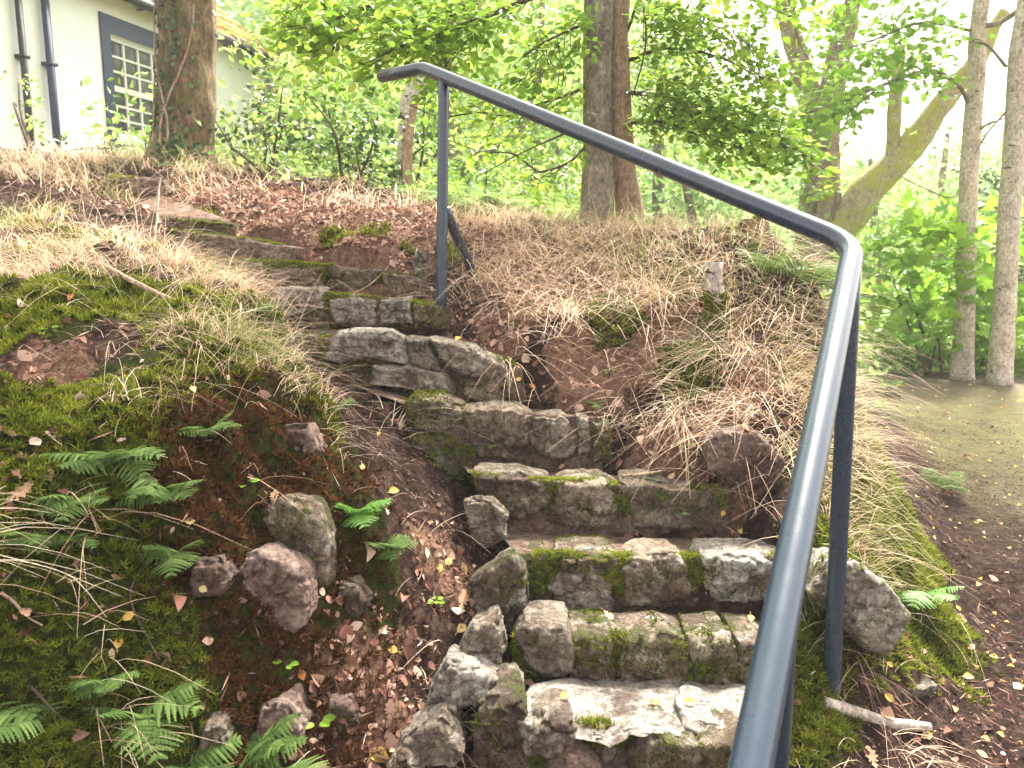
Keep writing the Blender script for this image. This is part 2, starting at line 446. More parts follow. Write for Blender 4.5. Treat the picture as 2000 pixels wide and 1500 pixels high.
# one entry per step: front top edge, foot line, distance of the riser
STEPS = [
 dict(Y=1.62, top=[(925,1400),(1180,1415),(1480,1440)], bot=[(925,1520),(1200,1540),(1480,1560)]),
 dict(Y=1.86, top=[(1000,1240),(1250,1252),(1510,1262)], bot=[(1000,1352),(1250,1372),(1510,1385)]),
 dict(Y=2.10, top=[(1010,1088),(1270,1092),(1550,1088)], bot=[(1010,1190),(1270,1198),(1550,1208)]),
 dict(Y=2.40, top=[(922,925),(1160,945),(1420,955)], bot=[(975,1035),(1200,1048),(1420,1052)]),
 dict(Y=2.70, top=[(785,790),(970,802),(1170,815)], bot=[(900,912),(1050,922),(1180,928)]),
 dict(Y=2.95, top=[(590,660),(800,672),(1020,720)], bot=[(640,735),(840,790),(1035,800)]),
 dict(Y=3.20, top=[(505,565),(690,580),(885,602)], bot=[(560,642),(720,650),(900,660)]),
 dict(Y=3.45, top=[(400,508),(610,520),(835,542)], bot=[(455,556),(640,572),(850,588)]),
 dict(Y=3.75, top=[(340,452),(470,467),(596,486)], bot=[(350,500),(480,507),(602,514)]),
 dict(Y=4.12, top=[(305,423),(380,428),(455,435)], bot=[(310,448),(380,456),(455,464)]),
 dict(Y=4.60, top=[(215,347),(265,347),(318,350)], bot=[(240,380),(280,382),(320,384)]),
]
for s in STEPS:
    for px, py in s['bot']: CP3.append(step_c(px, py, s['Y'] - .03, -.04))
# what the photo cannot see: behind the crest, the far side of the path, behind the camera
def E(x, y, zrel): CP3.append(np.array([x, y, EYE + zrel]))
for x, y, z in [(-2.2,6.5,.62),(-1,6.0,.5),(-4,8,.66),(-6,6,.7),(-3.5,11,.7),(-8,10,.75),(-5,4,.7),(-5,2.5,.45),(-3,1.5,-.1),(-3,.5,-.35),
                (-.3,6.2,.2),(.6,5.8,-.1),(0,8,-.45),(1.2,5.2,-.35),(1.9,4.9,-.75),(1.6,6,-.95),(2.3,6.5,-1.12),(1,8,-1.1),(-1.5,9,.1),(2,10,-1.3),(0,11,-1.2),(-2,13,-.8),(-6,14,.3)]: E(x, y, z)
for x, y in [(1.35,1.75),(1.5,2.2),(1.9,2.9),(2.15,3.5),(2.6,4.5),(3.0,6),(3.4,7.6),(4.5,7.6),(5.5,7.4),(4.2,5.5),(3.2,4),(2.6,2.6),(2.0,1.6),(3.5,2.5),(6,5),(5,3),(4.5,1.2),(2.5,.4),(8,6.5),(7,2)]:
    E(x, y, -1.2)
for x, y, z in [(4,9.5,-1.35),(6,9.5,-1.3),(5,12,-1.7),(8,12,-1.6),(10,8,-1.2),(3,12,-1.7),(0,.4,-1.55),(-1,.3,-1.4),(1,.3,-1.4),(0,-1,-1.6),(3,-1,-1.3),(-3,-1,-.8)]: E(x, y, z)
CP3 = np.array(CP3)
def _tps(d2): return np.where(d2 > 1e-12, .5 * d2 * np.log(np.maximum(d2, 1e-12)), 0)
def fit(P, lam=2e-3):
    n = len(P); xy = P[:, :2]
    K = _tps(((xy[:, None] - xy[None]) ** 2).sum(-1)) + lam * np.eye(n)
    A = np.zeros((n + 3, n + 3)); A[:n, :n] = K; A[:n, n] = 1; A[:n, n + 1:] = xy; A[n, :n] = 1; A[n + 1:, :n] = xy.T
    return np.linalg.solve(A, np.concatenate([P[:, 2], np.zeros(3)]))
TW = fit(CP3)
def gz0(x, y):
    x = np.asarray(x, float).ravel(); y = np.asarray(y, float).ravel()
    out = np.empty(len(x))
    cx = np.clip(x, -8, 9); cy = np.clip(y, -1, 14)
    for i in range(0, len(x), 20000):
        a = cx[i:i + 20000]; b = cy[i:i + 20000]
        d2 = (a[:, None] - CP3[None, :, 0]) ** 2 + (b[:, None] - CP3[None, :, 1]) ** 2
        out[i:i + 20000] = _tps(d2) @ TW[:-3] + TW[-3] + TW[-2] * a + TW[-1] * b
    far = np.clip((y - 9) / 14, 0, 1); far = far * far * (3 - 2 * far)
    zf = EYE - 1.6 - .03 * np.clip(y - 12, 0, 40) + np.clip(-x - 3, 0, 6) * .25
    return out * (1 - far) + zf * far
def path_edge(y): return np.interp(y, [-3, 1.5, 2, 2.5, 3, 3.6, 4.5, 6, 7.8, 30], [1.2, 1.25, 1.33, 1.5, 1.68, 1.9, 2.25, 2.75, 3.1, 5])
# height of each tread, used to keep the soil below the steps
TREADS = []
def line3(pts, Y, n=None, dz=0):
    P = np.array([W(a, b, Y) for a, b in pts]); P[:, 2] += dz
    return smooth_path(P, n) if n else P
for i, s in enumerate(STEPS):
    F = line3(s['top'], s['Y'] + .02, 30)
    if i + 1 < len(STEPS):
        Bk = line3(STEPS[i + 1]['bot'], STEPS[i + 1]['Y'], 30)
        if i + 1 >= 4:     # the upper flights swing left: span at least the riser above
            pass
    else:
        Bk = F + np.array([-.1, .35, .02])
    TREADS.append((F, Bk))
def inside(x, y, poly):
    r = np.zeros(len(x), bool); n = len(poly)
    for i in range(n):
        x0, y0 = poly[i][:2]; x1, y1 = poly[(i + 1) % n][:2]
        c = ((y0 > y) != (y1 > y)) & (x < (x1 - x0) * (y - y0) / (y1 - y0 + 1e-12) + x0)
        r ^= c
    return r
def hit0(px, py, y0=.9, y1=14):
    """where the ray through a photo pixel meets the ground"""
    d = ray(px, py); ys = np.arange(y0, y1, .015)
    t = ys / d[1]; P = np.array([0, 0, EYE]) + t[:, None] * d
    g = gz0(P[:, 0], P[:, 1]); k = np.where(P[:, 2] <= g)[0]
    return P[k[0]] if len(k) else None

HOLES = []
for _a in ((120, 400, .34, .16), (210, 445, .2, .12), (30, 410, .25, .12), (1150, 690, .16, .08), (1240, 800, .14, .09), (1180, 860, .1, .06), (1330, 650, .12, .07), (520, 900, .09, .06), (450, 980, .1, .07), (330, 1100, .1, .06), (150, 1130, .12, .07), (220, 900, .1, .06)):
    _p = hit0(_a[0], _a[1]); HOLES.append((_p[0], _p[1], _a[2], _a[3]))
def gz(x, y):
    x = np.asarray(x, float).ravel(); y = np.asarray(y, float).ravel()
    z = gz0(x, y)
    pe = path_edge(y)
    onp = np.clip((x - pe) / .4, 0, 1)
    P = np.stack([x, y, z], 1)
    near = np.clip(1 - (np.abs(x) + np.abs(y - 3) - 5) / 6, 0, 1)
    rough = fbm(P, 2.3, 3, 3) * .04 + fbm(P, 8, 5, 5, .6) * .038
    left = (1 / (1 + np.exp((x + .25) * 6))) * (1 / (1 + np.exp((y - 3.4) * 3)))
    rough = rough + left * (fbm(P, 4, 4, 9, .6) * .075 + np.abs(fbm(P, 9, 3, 19, .5)) * .09)
    z = z + rough * near * (1 - .85 * onp) + onp * fbm(P, 6, 3, 8) * .006
    for hx, hy, hr, hd in HOLES:
        z = z - hd * np.exp(-(((x - hx) / hr) ** 2 + ((y - hy) / (hr * .5)) ** 2) ** 2)
    for F, Bk in TREADS:
        poly = np.vstack([F[:, :2], Bk[::-1, :2]])
        lo = poly.min(0); hi = poly.max(0)
        m = (x > lo[0]) & (x < hi[0]) & (y > lo[1]) & (y < hi[1])
        if m.any():
            mm = np.where(m)[0]; ins = inside(x[mm], y[mm], poly); mm = mm[ins]
            Q = np.vstack([F, Bk]); co = np.linalg.lstsq(np.c_[np.ones(len(Q)), Q[:, :2]], Q[:, 2], rcond=None)[0]
            z[mm] = np.minimum(z[mm], co[0] + co[1] * x[mm] + co[2] * y[mm] - .035)
    return z
def grades(a, b, st, lo, hi, g=1.18):
    c = list(np.arange(a, b + st / 2, st)); s = st; v = c[-1]
    while v < hi: s *= g; v += s; c.append(v)
    s = st; v = c[0]
    while v > lo: s *= g; v -= s; c.insert(0, v)
    return np.array(c)
gx = grades(-3.2, 2.9, .022, -150, 150); gy = grades(.7, 5.2, .022, -40, 300)
GX, GY = np.meshgrid(gx, gy, indexing='ij')
GZ = gz(GX.ravel(), GY.ravel())
GV = np.stack([GX.ravel(), GY.ravel(), GZ], 1)
nx, ny = len(gx), len(gy)
ii = (np.arange(nx - 1)[:, None] * ny + np.arange(ny - 1)[None, :]).ravel()
GF = np.stack([ii, ii + ny, ii + ny + 1, ii + 1], 1)

# where things grow: blobs on the ground given by what they are next to
def blobs(L):
    out = []
    for px, py, r in L:
        p = hit0(px, py)
        if p is not None: out.append((p[0], p[1], r))
    return out
MOSS_B = blobs([(60,620,.34),(200,600,.3),(330,620,.28),(450,640,.2),(420,760,.3),(280,820,.3),(330,900,.25),(150,800,.2),(520,720,.2),(560,760,.14),(600,820,.16),(640,900,.15),
  (650,980,.16),(670,1060,.15),(690,1130,.12),(100,950,.25),(50,1050,.25),(200,1080,.25),(60,1200,.3),(200,1250,.25),(100,1350,.3),(400,1230,.22),(500,1250,.12),(640,1150,.1),(600,780,.14),(430,1280,.18),(380,1150,.12),(330,1320,.2),(550,1150,.12),(60,1480,.3),(300,1480,.2),
  (740,460,.08),(800,490,.05),(70,420,.25),(130,480,.25),(70,320,.3),(880,500,.08),(1350,720,.15),(1540,1300,.16),(1560,1420,.14),(1540,1200,.1),(380,440,.15),(1330,560,.12),(1200,620,.14),(1700,950,.3),(1700,1080,.3),(1780,1120,.2),(1640,1080,.15),(1770,1000,.2),(660,470,.08),(830,840,.08),(880,900,.1)])
BROWN_B = blobs([(560,850,.2),(540,930,.25),(450,980,.2),(590,1010,.07),(560,1080,.1),(400,1130,.07),(560,1330,.14),(470,1280,.1),(640,1480,.1),(520,1450,.1)])
LITTER_B = blobs([(500,420,.5),(600,440,.45),(700,430,.45),(750,500,.3),(550,400,.5),(420,400,.5),(1100,500,.35),(950,460,.3),(80,740,.17),(1000,620,.2),(1150,700,.2),(650,1450,.15),(700,1400,.18),
  (700,1250,.15),(1250,620,.3),(1050,560,.3),(1300,880,.2),(1430,760,.2),(1750,1230,.12),(800,440,.4),(50,930,.12),(1450,960,.12),(870,1120,.12)])
GRASS_B = blobs([(60,520,.5),(200,480,.5),(330,500,.4),(150,440,.5),(430,560,.3),(100,350,.8),(250,350,.7),(350,420,.3),(1000,480,.35),(1100,500,.4),(1200,520,.4),(1300,520,.4),(1100,600,.25),(1250,580,.3),(1400,600,.3),(1450,700,.3),
  (1500,650,.35),(1550,600,.35),(1580,700,.3),(1550,760,.28),(1450,800,.22),(1550,880,.2),(1600,900,.25),(1640,1000,.2),(1690,900,.25),(1740,1000,.2),(1650,800,.4),(1350,480,.4),(950,430,.4),(1150,450,.5),(480,680,.22),(950,530,.2),(700,410,.3),(1350,800,.15),(1250,750,.15)])
def mask(x, y, B, seed=0):
    m = np.zeros(len(x))
    for bx, by, r in B:
        m = np.maximum(m, np.exp(-((x - bx) ** 2 + (y - by) ** 2) / (r * r) * .9))
    return m
gx1, gy1 = GV[:, 0], GV[:, 1]
pe = path_edge(gy1)
A_moss = mask(gx1, gy1, MOSS_B); A_lit = mask(gx1, gy1, LITTER_B) * .85
grav = np.clip((gx1 - pe - .15) / .5, 0, 1) * np.clip((gy1 - 2.6) / 1.2, 0, 1)
pm = np.clip((gx1 - pe) / .3, 0, 1) * np.exp(-((gy1 - 5.6) / 2.2) ** 2) * .75
back = np.clip((gy1 - 6) / 3, 0, 1) * (gx1 < pe + .2)
A_moss = np.maximum(A_moss, back * .6)
gattr = dict(moss=A_moss, litter=A_lit, gravel=grav * .75, pathmoss=pm)
fc = GV[GF].mean(1)
onpath = (fc[:, 0] > path_edge(fc[:, 1])) & (fc[:, 1] < 8.6) & (fc[:, 1] > -3) & (fc[:, 0] < 14)
tag(obj('ground', GV, [GF[~onpath]], M_ground, attrs=gattr), kind='structure')
PF = GF[onpath]; used, inv = np.unique(PF, return_inverse=True)
tag(obj('path', GV[used], [inv.reshape(-1, 4)], M_ground, attrs={k: a[used] for k, a in gattr.items()}), kind='structure')
BV = [GV]; BF = [GF]; bn = len(GV)
def solid(V, Fs):
    """remember a surface so later things can be laid on it"""
    global bn
    for f in Fs: BF.append([tuple(int(i) + bn for i in q) for q in f])
    BV.append(np.asarray(V)); bn += len(V)

# ------------------------------------------------------------------ stones
def resample(P, n):
    P = np.vstack([P, P[:1]])
    d = np.concatenate([[0], np.cumsum(np.linalg.norm(np.diff(P, axis=0), axis=1))])
    t = np.linspace(0, d[-1], n, endpoint=False)
    return np.stack([np.interp(t, d, P[:, k]) for k in range(P.shape[1])], 1)
def stone_geo(poly, Y, depth=.2, bulge=.02, rough=.008, seed=0, N=110, back=(0, 1, 0), shrink=.85, rnd=.5, grow=.007, rec=.012):
    """a lump whose outline seen from the foot of the steps is `poly`; entries (px,py) or (px,py,Y)"""
    P = np.array([W(q[0], q[1], q[2] if len(q) > 2 else Y) for q in poly])
    P = resample(P, N)
    for _ in range(1): P = .25 * np.roll(P, 1, 0) + .5 * P + .25 * np.roll(P, -1, 0)
    c = P.mean(0)
    size = np.linalg.norm(P - c, axis=1).mean()
    bk = np.array(back, float); bk /= np.linalg.norm(bk)
    rad = P - c; rl = np.linalg.norm(rad, axis=1, keepdims=True)
    P = P + rad / rl * grow
    P = P + rad / rl * (fbm(P, 14, 4, seed + 50, .65) * .10 * size)[:, None]
    rings = []
    ss = [.07, .15, .23, .31, .39, .47, .55, .63, .71, .78, .84, .89, .93, .965, .99, 1.0]
    for s_ in ss:
        rings.append(c + (P - c) * s_ - bk * bulge * .6 * (1 - s_ ** 8) + bk * (rec * max(0, (s_ - .86) / .14) ** 1.6))
    for t in (.03, .07, .13, .21, .32, .46, .62, .8, 1):
        k = 1.012 - (1 - shrink) * t * t
        if t == 1: k *= .8
        rings.append(c + (P - c) * k + bk * depth * t + bk * rec)
    V = np.concatenate(rings + [[c - bk * bulge * .6], [c + bk * depth]])
    d = unit(V - (c + bk * depth * .35)) * .55 - bk * .45
    # broken faces: the height of the nearest of a few tilted planes
    q = np.random.default_rng(seed + 900)
    fs = 2.6 / max(size, .03); g = np.floor(V * fs * .8 + fbm(V, 10, 2, seed + 70)[:, None] * .45)
    cellh = hash3(g[:, 0].astype(np.int64), g[:, 1].astype(np.int64), g[:, 2].astype(np.int64), seed) - .5
    fine = fbm(V, 34, 5, seed, .68)
    mid = fbm(V, 11, 4, seed + 5, .6)
    r1 = 1 - np.abs(fbm(V * [1, 1, 1.6], 11, 3, seed + 9)) * 2
    pl = np.abs(((V @ q.normal(0, 1, 3)) * 9 / 1 + mid * .6) % 1 - .5) * 2
    V = V + d * (cellh * rough * 1.9 + mid * rough * 1.7 + fine * rough * 1.1 - np.clip(r1 - .84, 0, 1) * rough * 9 + pl * rough * .5)[:, None]
    m = len(rings)
    i = np.arange(m - 1)[:, None] * N; j = np.arange(N)[None, :]; k = (j + 1) % N
    F4 = np.stack([i + j, i + N + j, i + N + k, i + k], -1).reshape(-1, 4)
    jj = np.arange(N); kk = (jj + 1) % N
    F3 = np.concatenate([np.stack([np.full(N, m * N), jj, kk], -1), np.stack([(m - 1) * N + kk, (m - 1) * N + jj, np.full(N, m * N + 1)], -1)])
    return V, [F3, F4]
def vnormals(V, Fs):
    n = np.zeros_like(V)
    for f in Fs:
        a = V[f[:, 0]]; fn = np.cross(V[f[:, 1]] - a, V[f[:, 2]] - a)
        for k in range(f.shape[1]): np.add.at(n, f[:, k], fn)
    return unit(n)
def sample_mesh(V, Fs, n):
    T = np.concatenate([f[:, :3] for f in Fs] + [f[:, [0, 2, 3]] for f in Fs if f.shape[1] == 4])
    a, b, c = V[T[:, 0]], V[T[:, 1]], V[T[:, 2]]
    fn = np.cross(b - a, c - a); ar = np.linalg.norm(fn, axis=1)
    k = rng.choice(len(T), n, p=ar / ar.sum())
    u, v = rng.random(n), rng.random(n); w = u + v > 1; u[w] = 1 - u[w]; v[w] = 1 - v[w]
    return a[k] + (b - a)[k] * u[:, None] + (c - a)[k] * v[:, None], unit(fn[k])
_a = np.linspace(0, 2 * math.pi, 5, endpoint=False)
MT_V = []; MT_F = []
for q, a in enumerate(_a):
    d = np.array([math.cos(a), math.sin(a)]); p = np.array([-d[1], d[0]])
    r = .55 if q % 2 else .85
    MT_V += [[*(d * .0 + p * .17), 0], [*(d * .0 - p * .17), 0], [*(d * r), .75 + .25 * (q % 2)]]
    MT_F.append([3 * q, 3 * q + 1, 3 * q + 2])
MOSS_T = (np.array(MT_V), [np.array(MT_F)])
def moss_tufts(P, Nn, size, rbias=0):
    n = len(P)
    nr = unit(Nn * .8 + np.array([0, 0, .5]) + rng.normal(0, .35, (n, 3)))
    V, F = inst(*MOSS_T, P, basis(nr, rng.random(n) * 6.3), size * rng.uniform(.6, 1.4, n))
    r = np.clip(rng.normal(.42, .18, n) + rbias + fbm(P, 7, 3, 77) * .3, 0, 1)
    tip = np.tile(np.array([0, 0, 1.0] * 5), n)
    return V, F, np.clip(np.repeat(r, 15) * (.55 + .6 * tip), 0, 1)  # roots darkened, tips brightened: depth shading painted into each tuft
def coat(V, Fs, dens, thr, parent, seed=0, size=.012, up=.25, name='moss'):
    """cushions of moss on a stone: a part of that stone or step"""
    area = sum(np.linalg.norm(np.cross(V[f[:, 1]] - V[f[:, 0]], V[f[:, -1]] - V[f[:, 0]]), axis=1).sum() for f in Fs)
    P, N_ = sample_mesh(V, Fs, max(30, int(area * dens)))
    w = (vnoise(P * 7.5, seed) * .6 + vnoise(P * 19, seed + 1) * .4) + up * N_[:, 2]
    k = w > thr
    if k.sum() < 8: return None
    Vm, Fm, r = moss_tufts(P[k], N_[k], size)
    return obj(name, Vm, Fm, M_moss, parent, rnd=r, smooth=False)

def tread_geo(i):
    F, Bk = TREADS[i]; s = STEPS[i]
    F = smooth_path(F, 60); Bk = smooth_path(Bk, 60)
    Bt = smooth_path(line3(s['bot'], s['Y'] + .008, 30, -.03), 60)
    rows = []
    for t in np.linspace(0, 1, 14): rows.append(Bt * (1 - t) + (F + [0, -.012, -.002]) * t)
    for t in np.linspace(0.04, 1.12, 16): rows.append(F * (1 - t) + Bk * t + [0, -.012 * (1 - t), .006 * (1 - t)])
    V = np.array(rows)
    V = V.reshape(-1, 3)
    n = fbm(V, 9, 5, 40 + i, .6)
    V[:, 2] += n * .014; V[:, 1] += fbm(V, 14, 4, 60 + i) * .02
    m = len(rows)
    a = (np.arange(m - 1)[:, None] * 60 + np.arange(59)[None, :]).ravel()
    return V, [np.stack([a, a + 1, a + 61, a + 60], 1)]
M_tread = ground_mat('trodden_soil', ((.07, .042, .032), (.27, .18, .135), (.52, .40, .32)))

ST = {  # stones of each step: (outline, material, moss threshold, options)
0: [([(940,1385),(962,1372),(1015,1372),(1024,1395),(1020,1450),(1000,1467),(970,1462),(950,1435)], M_mossy, .62, {}),
    ([(1018,1412,1.6),(1030,1388,1.66),(1100,1372,1.74),(1250,1368,1.76),(1360,1374,1.75),(1380,1400,1.68),(1330,1432,1.6),(1240,1436,1.58),(1180,1452,1.57),(1120,1440,1.57),(1060,1462,1.57),(1022,1455,1.58)], M_pale, 1.2, dict(depth=.12, rough=.012)),
    ([(1340,1400,1.64),(1365,1378,1.75),(1470,1384,1.74),(1520,1400,1.66),(1515,1440,1.6),(1340,1436,1.6)], M_pale, 1.2, dict(depth=.12)),
    ([(1024,1474),(1048,1432),(1090,1406),(1112,1412),(1126,1446),(1085,1472),(1040,1478)], M_slab, 1.2, dict(depth=.14, dy=-.06)),
    ([(1235,1475),(1270,1440),(1350,1448),(1460,1450),(1520,1460),(1520,1530),(1240,1530)], M_mossy, .55, dict(dy=-.04)),
    ([(1075,1495),(1092,1462),(1130,1464),(1168,1500),(1150,1540),(1080,1540)], M_pink, 1.2, dict(dy=-.05)),
    ([(1140,1462),(1190,1458),(1240,1462),(1235,1530),(1170,1530)], M_slab, .8, dict(dy=0))],
1: [([(1012,1245),(1030,1228),(1108,1226),(1120,1250),(1116,1308),(1062,1322),(1028,1288)], M_slab, .95, {}),
    ([(1118,1244),(1196,1248),(1202,1340),(1116,1335),(1116,1300)], M_mossy, .42, {}),
    ([(1200,1250),(1300,1246),(1346,1262),(1352,1354),(1205,1352)], M_mossy, .62, {}),
    ([(1348,1252),(1430,1246),(1440,1362),(1355,1362)], M_stone, .6, {}),
    ([(1440,1248),(1500,1256),(1508,1370),(1442,1366)], M_mossy, .52, {})],
2: [([(1012,1100),(1060,1092),(1085,1125),(1075,1188),(1012,1185)], M_mossy, .55, dict(dy=.02)),
    ([(1075,1148),(1100,1124),(1165,1122),(1194,1140),(1192,1192),(1085,1192)], M_slab, 1.0, dict(dy=-.01)),
    ([(1212,1110),(1245,1088),(1320,1090),(1352,1112),(1348,1160),(1310,1185),(1225,1182)], M_stone, .66, {}),
    ([(1366,1108),(1380,1090),(1450,1088),(1540,1092),(1552,1130),(1540,1178),(1380,1175)], M_pale, .68, {}),
    ([(1085,1092),(1200,1092),(1208,1112),(1180,1122),(1100,1120)], M_mossy, .6, dict(dy=.01))],
3: [([(926,928),(1008,930),(1080,944),(1082,975),(1035,1018),(990,1015),(950,982),(932,965)], M_stone, .8, {}),
    ([(1086,950),(1110,940),(1185,940),(1214,955),(1208,1025),(1125,1036),(1048,1022),(1080,990)], M_stone, .85, {}),
    ([(1216,945),(1262,936),(1310,950),(1396,955),(1404,1000),(1385,1038),(1228,1030)], M_stone, .82, {})],
4: [([(784,792),(802,776),(860,777),(906,796),(900,828),(868,850),(800,838)], M_mossy, .48, dict(dy=-.02)),
    ([(795,845),(860,852),(930,880),(928,925),(880,940),(820,900)], M_mossy, .62, dict(dy=-.03)),
    ([(902,800),(1000,796),(1042,812),(1036,865),(1010,905),(935,895),(905,852)], M_stone, .72, {}),
    ([(1038,818),(1100,812),(1130,842),(1122,892),(1065,902),(1034,872)], M_slab, .95, dict(dy=-.01)),
    ([(1126,812),(1150,815),(1156,880),(1128,892),(1128,850)], M_slab, .8, {}),
    ([(1156,822),(1190,826),(1196,905),(1158,905)], M_mossy, .5, {})],
5: [([(566,655),(620,652),(628,700),(600,712),(572,700)], M_mossy, .55, {}),
    ([(622,706),(650,652),(692,642),(762,645),(792,668),(802,714),(720,700),(660,712)], M_pale, 1.3, dict(dy=-.03)),
    ([(790,660),(835,664),(866,728),(802,714)], M_slab, 1.3, dict(dy=-.03)),
    ([(836,660),(930,680),(952,702),(942,742),(876,724)], M_slab, 1.2, dict(dy=-.03)),
    ([(728,716),(800,716),(872,730),(888,774),(800,764),(722,752)], M_slab, 1.3, dict(dy=-.06)),
    ([(940,690),(985,706),(1012,765),(990,796),(900,780),(890,745),(945,740)], M_stone, .7, dict(dy=-.02)),
    ([(752,766),(870,777),(885,796),(770,796)], M_slab, 1.0, dict(dy=-.03)),
    ([(655,712),(722,708),(726,748),(690,742)], M_mossy, .5, dict(dy=-.02))],
6: [([(524,566),(560,560),(632,562),(632,602),(560,622),(524,604)], M_pale, .95, {}),
    ([(636,582),(690,578),(738,584),(740,640),(700,648),(650,632)], M_pale, .9, {}),
    ([(742,584),(800,582),(806,634),(745,634)], M_pale, 1.1, dict(dy=-.01)),
    ([(806,590),(868,596),(884,645),(808,645)], M_mossy, .5, {}),
    ([(540,612),(640,606),(655,650),(560,648)], M_mossy, .6, dict(dy=.01))],
7: [([(402,508),(452,506),(455,548),(430,545)], M_conc, .7, {}),
    ([(454,507),(516,508),(518,556),(462,556)], M_conc, 1.0, {}),
    ([(524,528),(560,518),(602,520),(632,542),(632,562),(530,558)], M_conc, .85, {}),
    ([(636,530),(690,524),(742,528),(746,568),(640,568)], M_stone, .72, {}),
    ([(742,532),(812,536),(834,552),(822,582),(745,576)], M_stone, .7, {})],
8: [([(340,452),(400,456),(470,466),(592,484),(596,514),(480,512),(345,500)], M_conc, .85, dict(depth=.14, bulge=.004, rough=.004))],
9: [([(306,424),(380,428),(452,436),(450,462),(306,450)], M_mossy, .5, dict(depth=.15))],
10: [([(216,348),(265,346),(314,350),(318,382),(242,382)], M_conc, .75, dict(depth=.15))],
}
SL = ['lowest stone step with a broad pale slab across its top', 'second stone step from the bottom with a thickly mossed face',
 'third stone step from the bottom with a round stone and a white-topped stone', 'curved fourth step of three long grey blocks split by a diagonal crack',
 'stone step with a mossy rounded stone at its left end, below the tall slabs', 'tall step of stacked bare grey slabs with a dark diagonal crack',
 'step of squarish grey stones whose right end meets the upper handrail post', 'step of brown blocks with a mossy lip, just under the long concrete slab',
 'long thin brown concrete slab forming a step high on the slope', 'short mossy step just above the long concrete slab', 'topmost dark step edge below the ivy-clad tree']
for i, s in enumerate(STEPS):
    Fm = TREADS[i][0]
    root = empty('stone_step', Fm[len(Fm) // 2], SL[i], 'stone step', 'stone steps climbing the bank')
    V, Fs = tread_geo(i); solid(V, Fs)
    u = V[:, 1]
    at = dict(moss=np.clip(np.exp(-((V[:, 1] - s['Y'] - .03) / .05) ** 2) * (.62 if i in (1, 2, 6, 7) else .45), 0, 1), litter=np.full(len(V), .36 if i < 5 else .45),
              gravel=np.full(len(V), .40 if i in (1, 2) else .25), pathmoss=np.zeros(len(V)))
    obj('tread', V, Fs, M_tread, root, attrs=at)
    mp = []
    for q, (poly, mt, thr, op) in enumerate(ST[i]):
        Y = s['Y'] + op.get('dy', 0)
        V, Fs = stone_geo([(p[0], p[1], p[2]) if len(p) > 2 else (p[0], p[1], Y) for p in poly], Y, op.get('depth', .18), op.get('bulge', .018), op.get('rough', .009), seed=i * 20 + q, grow=.005 if i < 3 else -.001, rec=.016 if i < 3 else .028)
        st = obj('stone', V, Fs, mt, root)
        solid(V, Fs)
        c = coat(V, Fs, 34000 if i < 5 else 20000, thr - .07, root, seed=i * 20 + q, size=.0085 if i < 5 else .011)
        if c is not None: mp.append(c)
    # moss lip along the edge of the tread
    V, Fs = tread_geo(i); P, N_ = sample_mesh(V, Fs, 9000)
    k = (np.abs(P[:, 1] - s['Y'] - .03) < .045) & (P[:, 2] > V[:, 2].max() - .13) & (vnoise(P * 8, i) > .48)
    if k.sum() > 10:
        Vm, F2, r = moss_tufts(P[k], N_[k], .010, .12)
        c = obj('moss', Vm, F2, M_moss, root, rnd=r, smooth=False); mp.append(c)

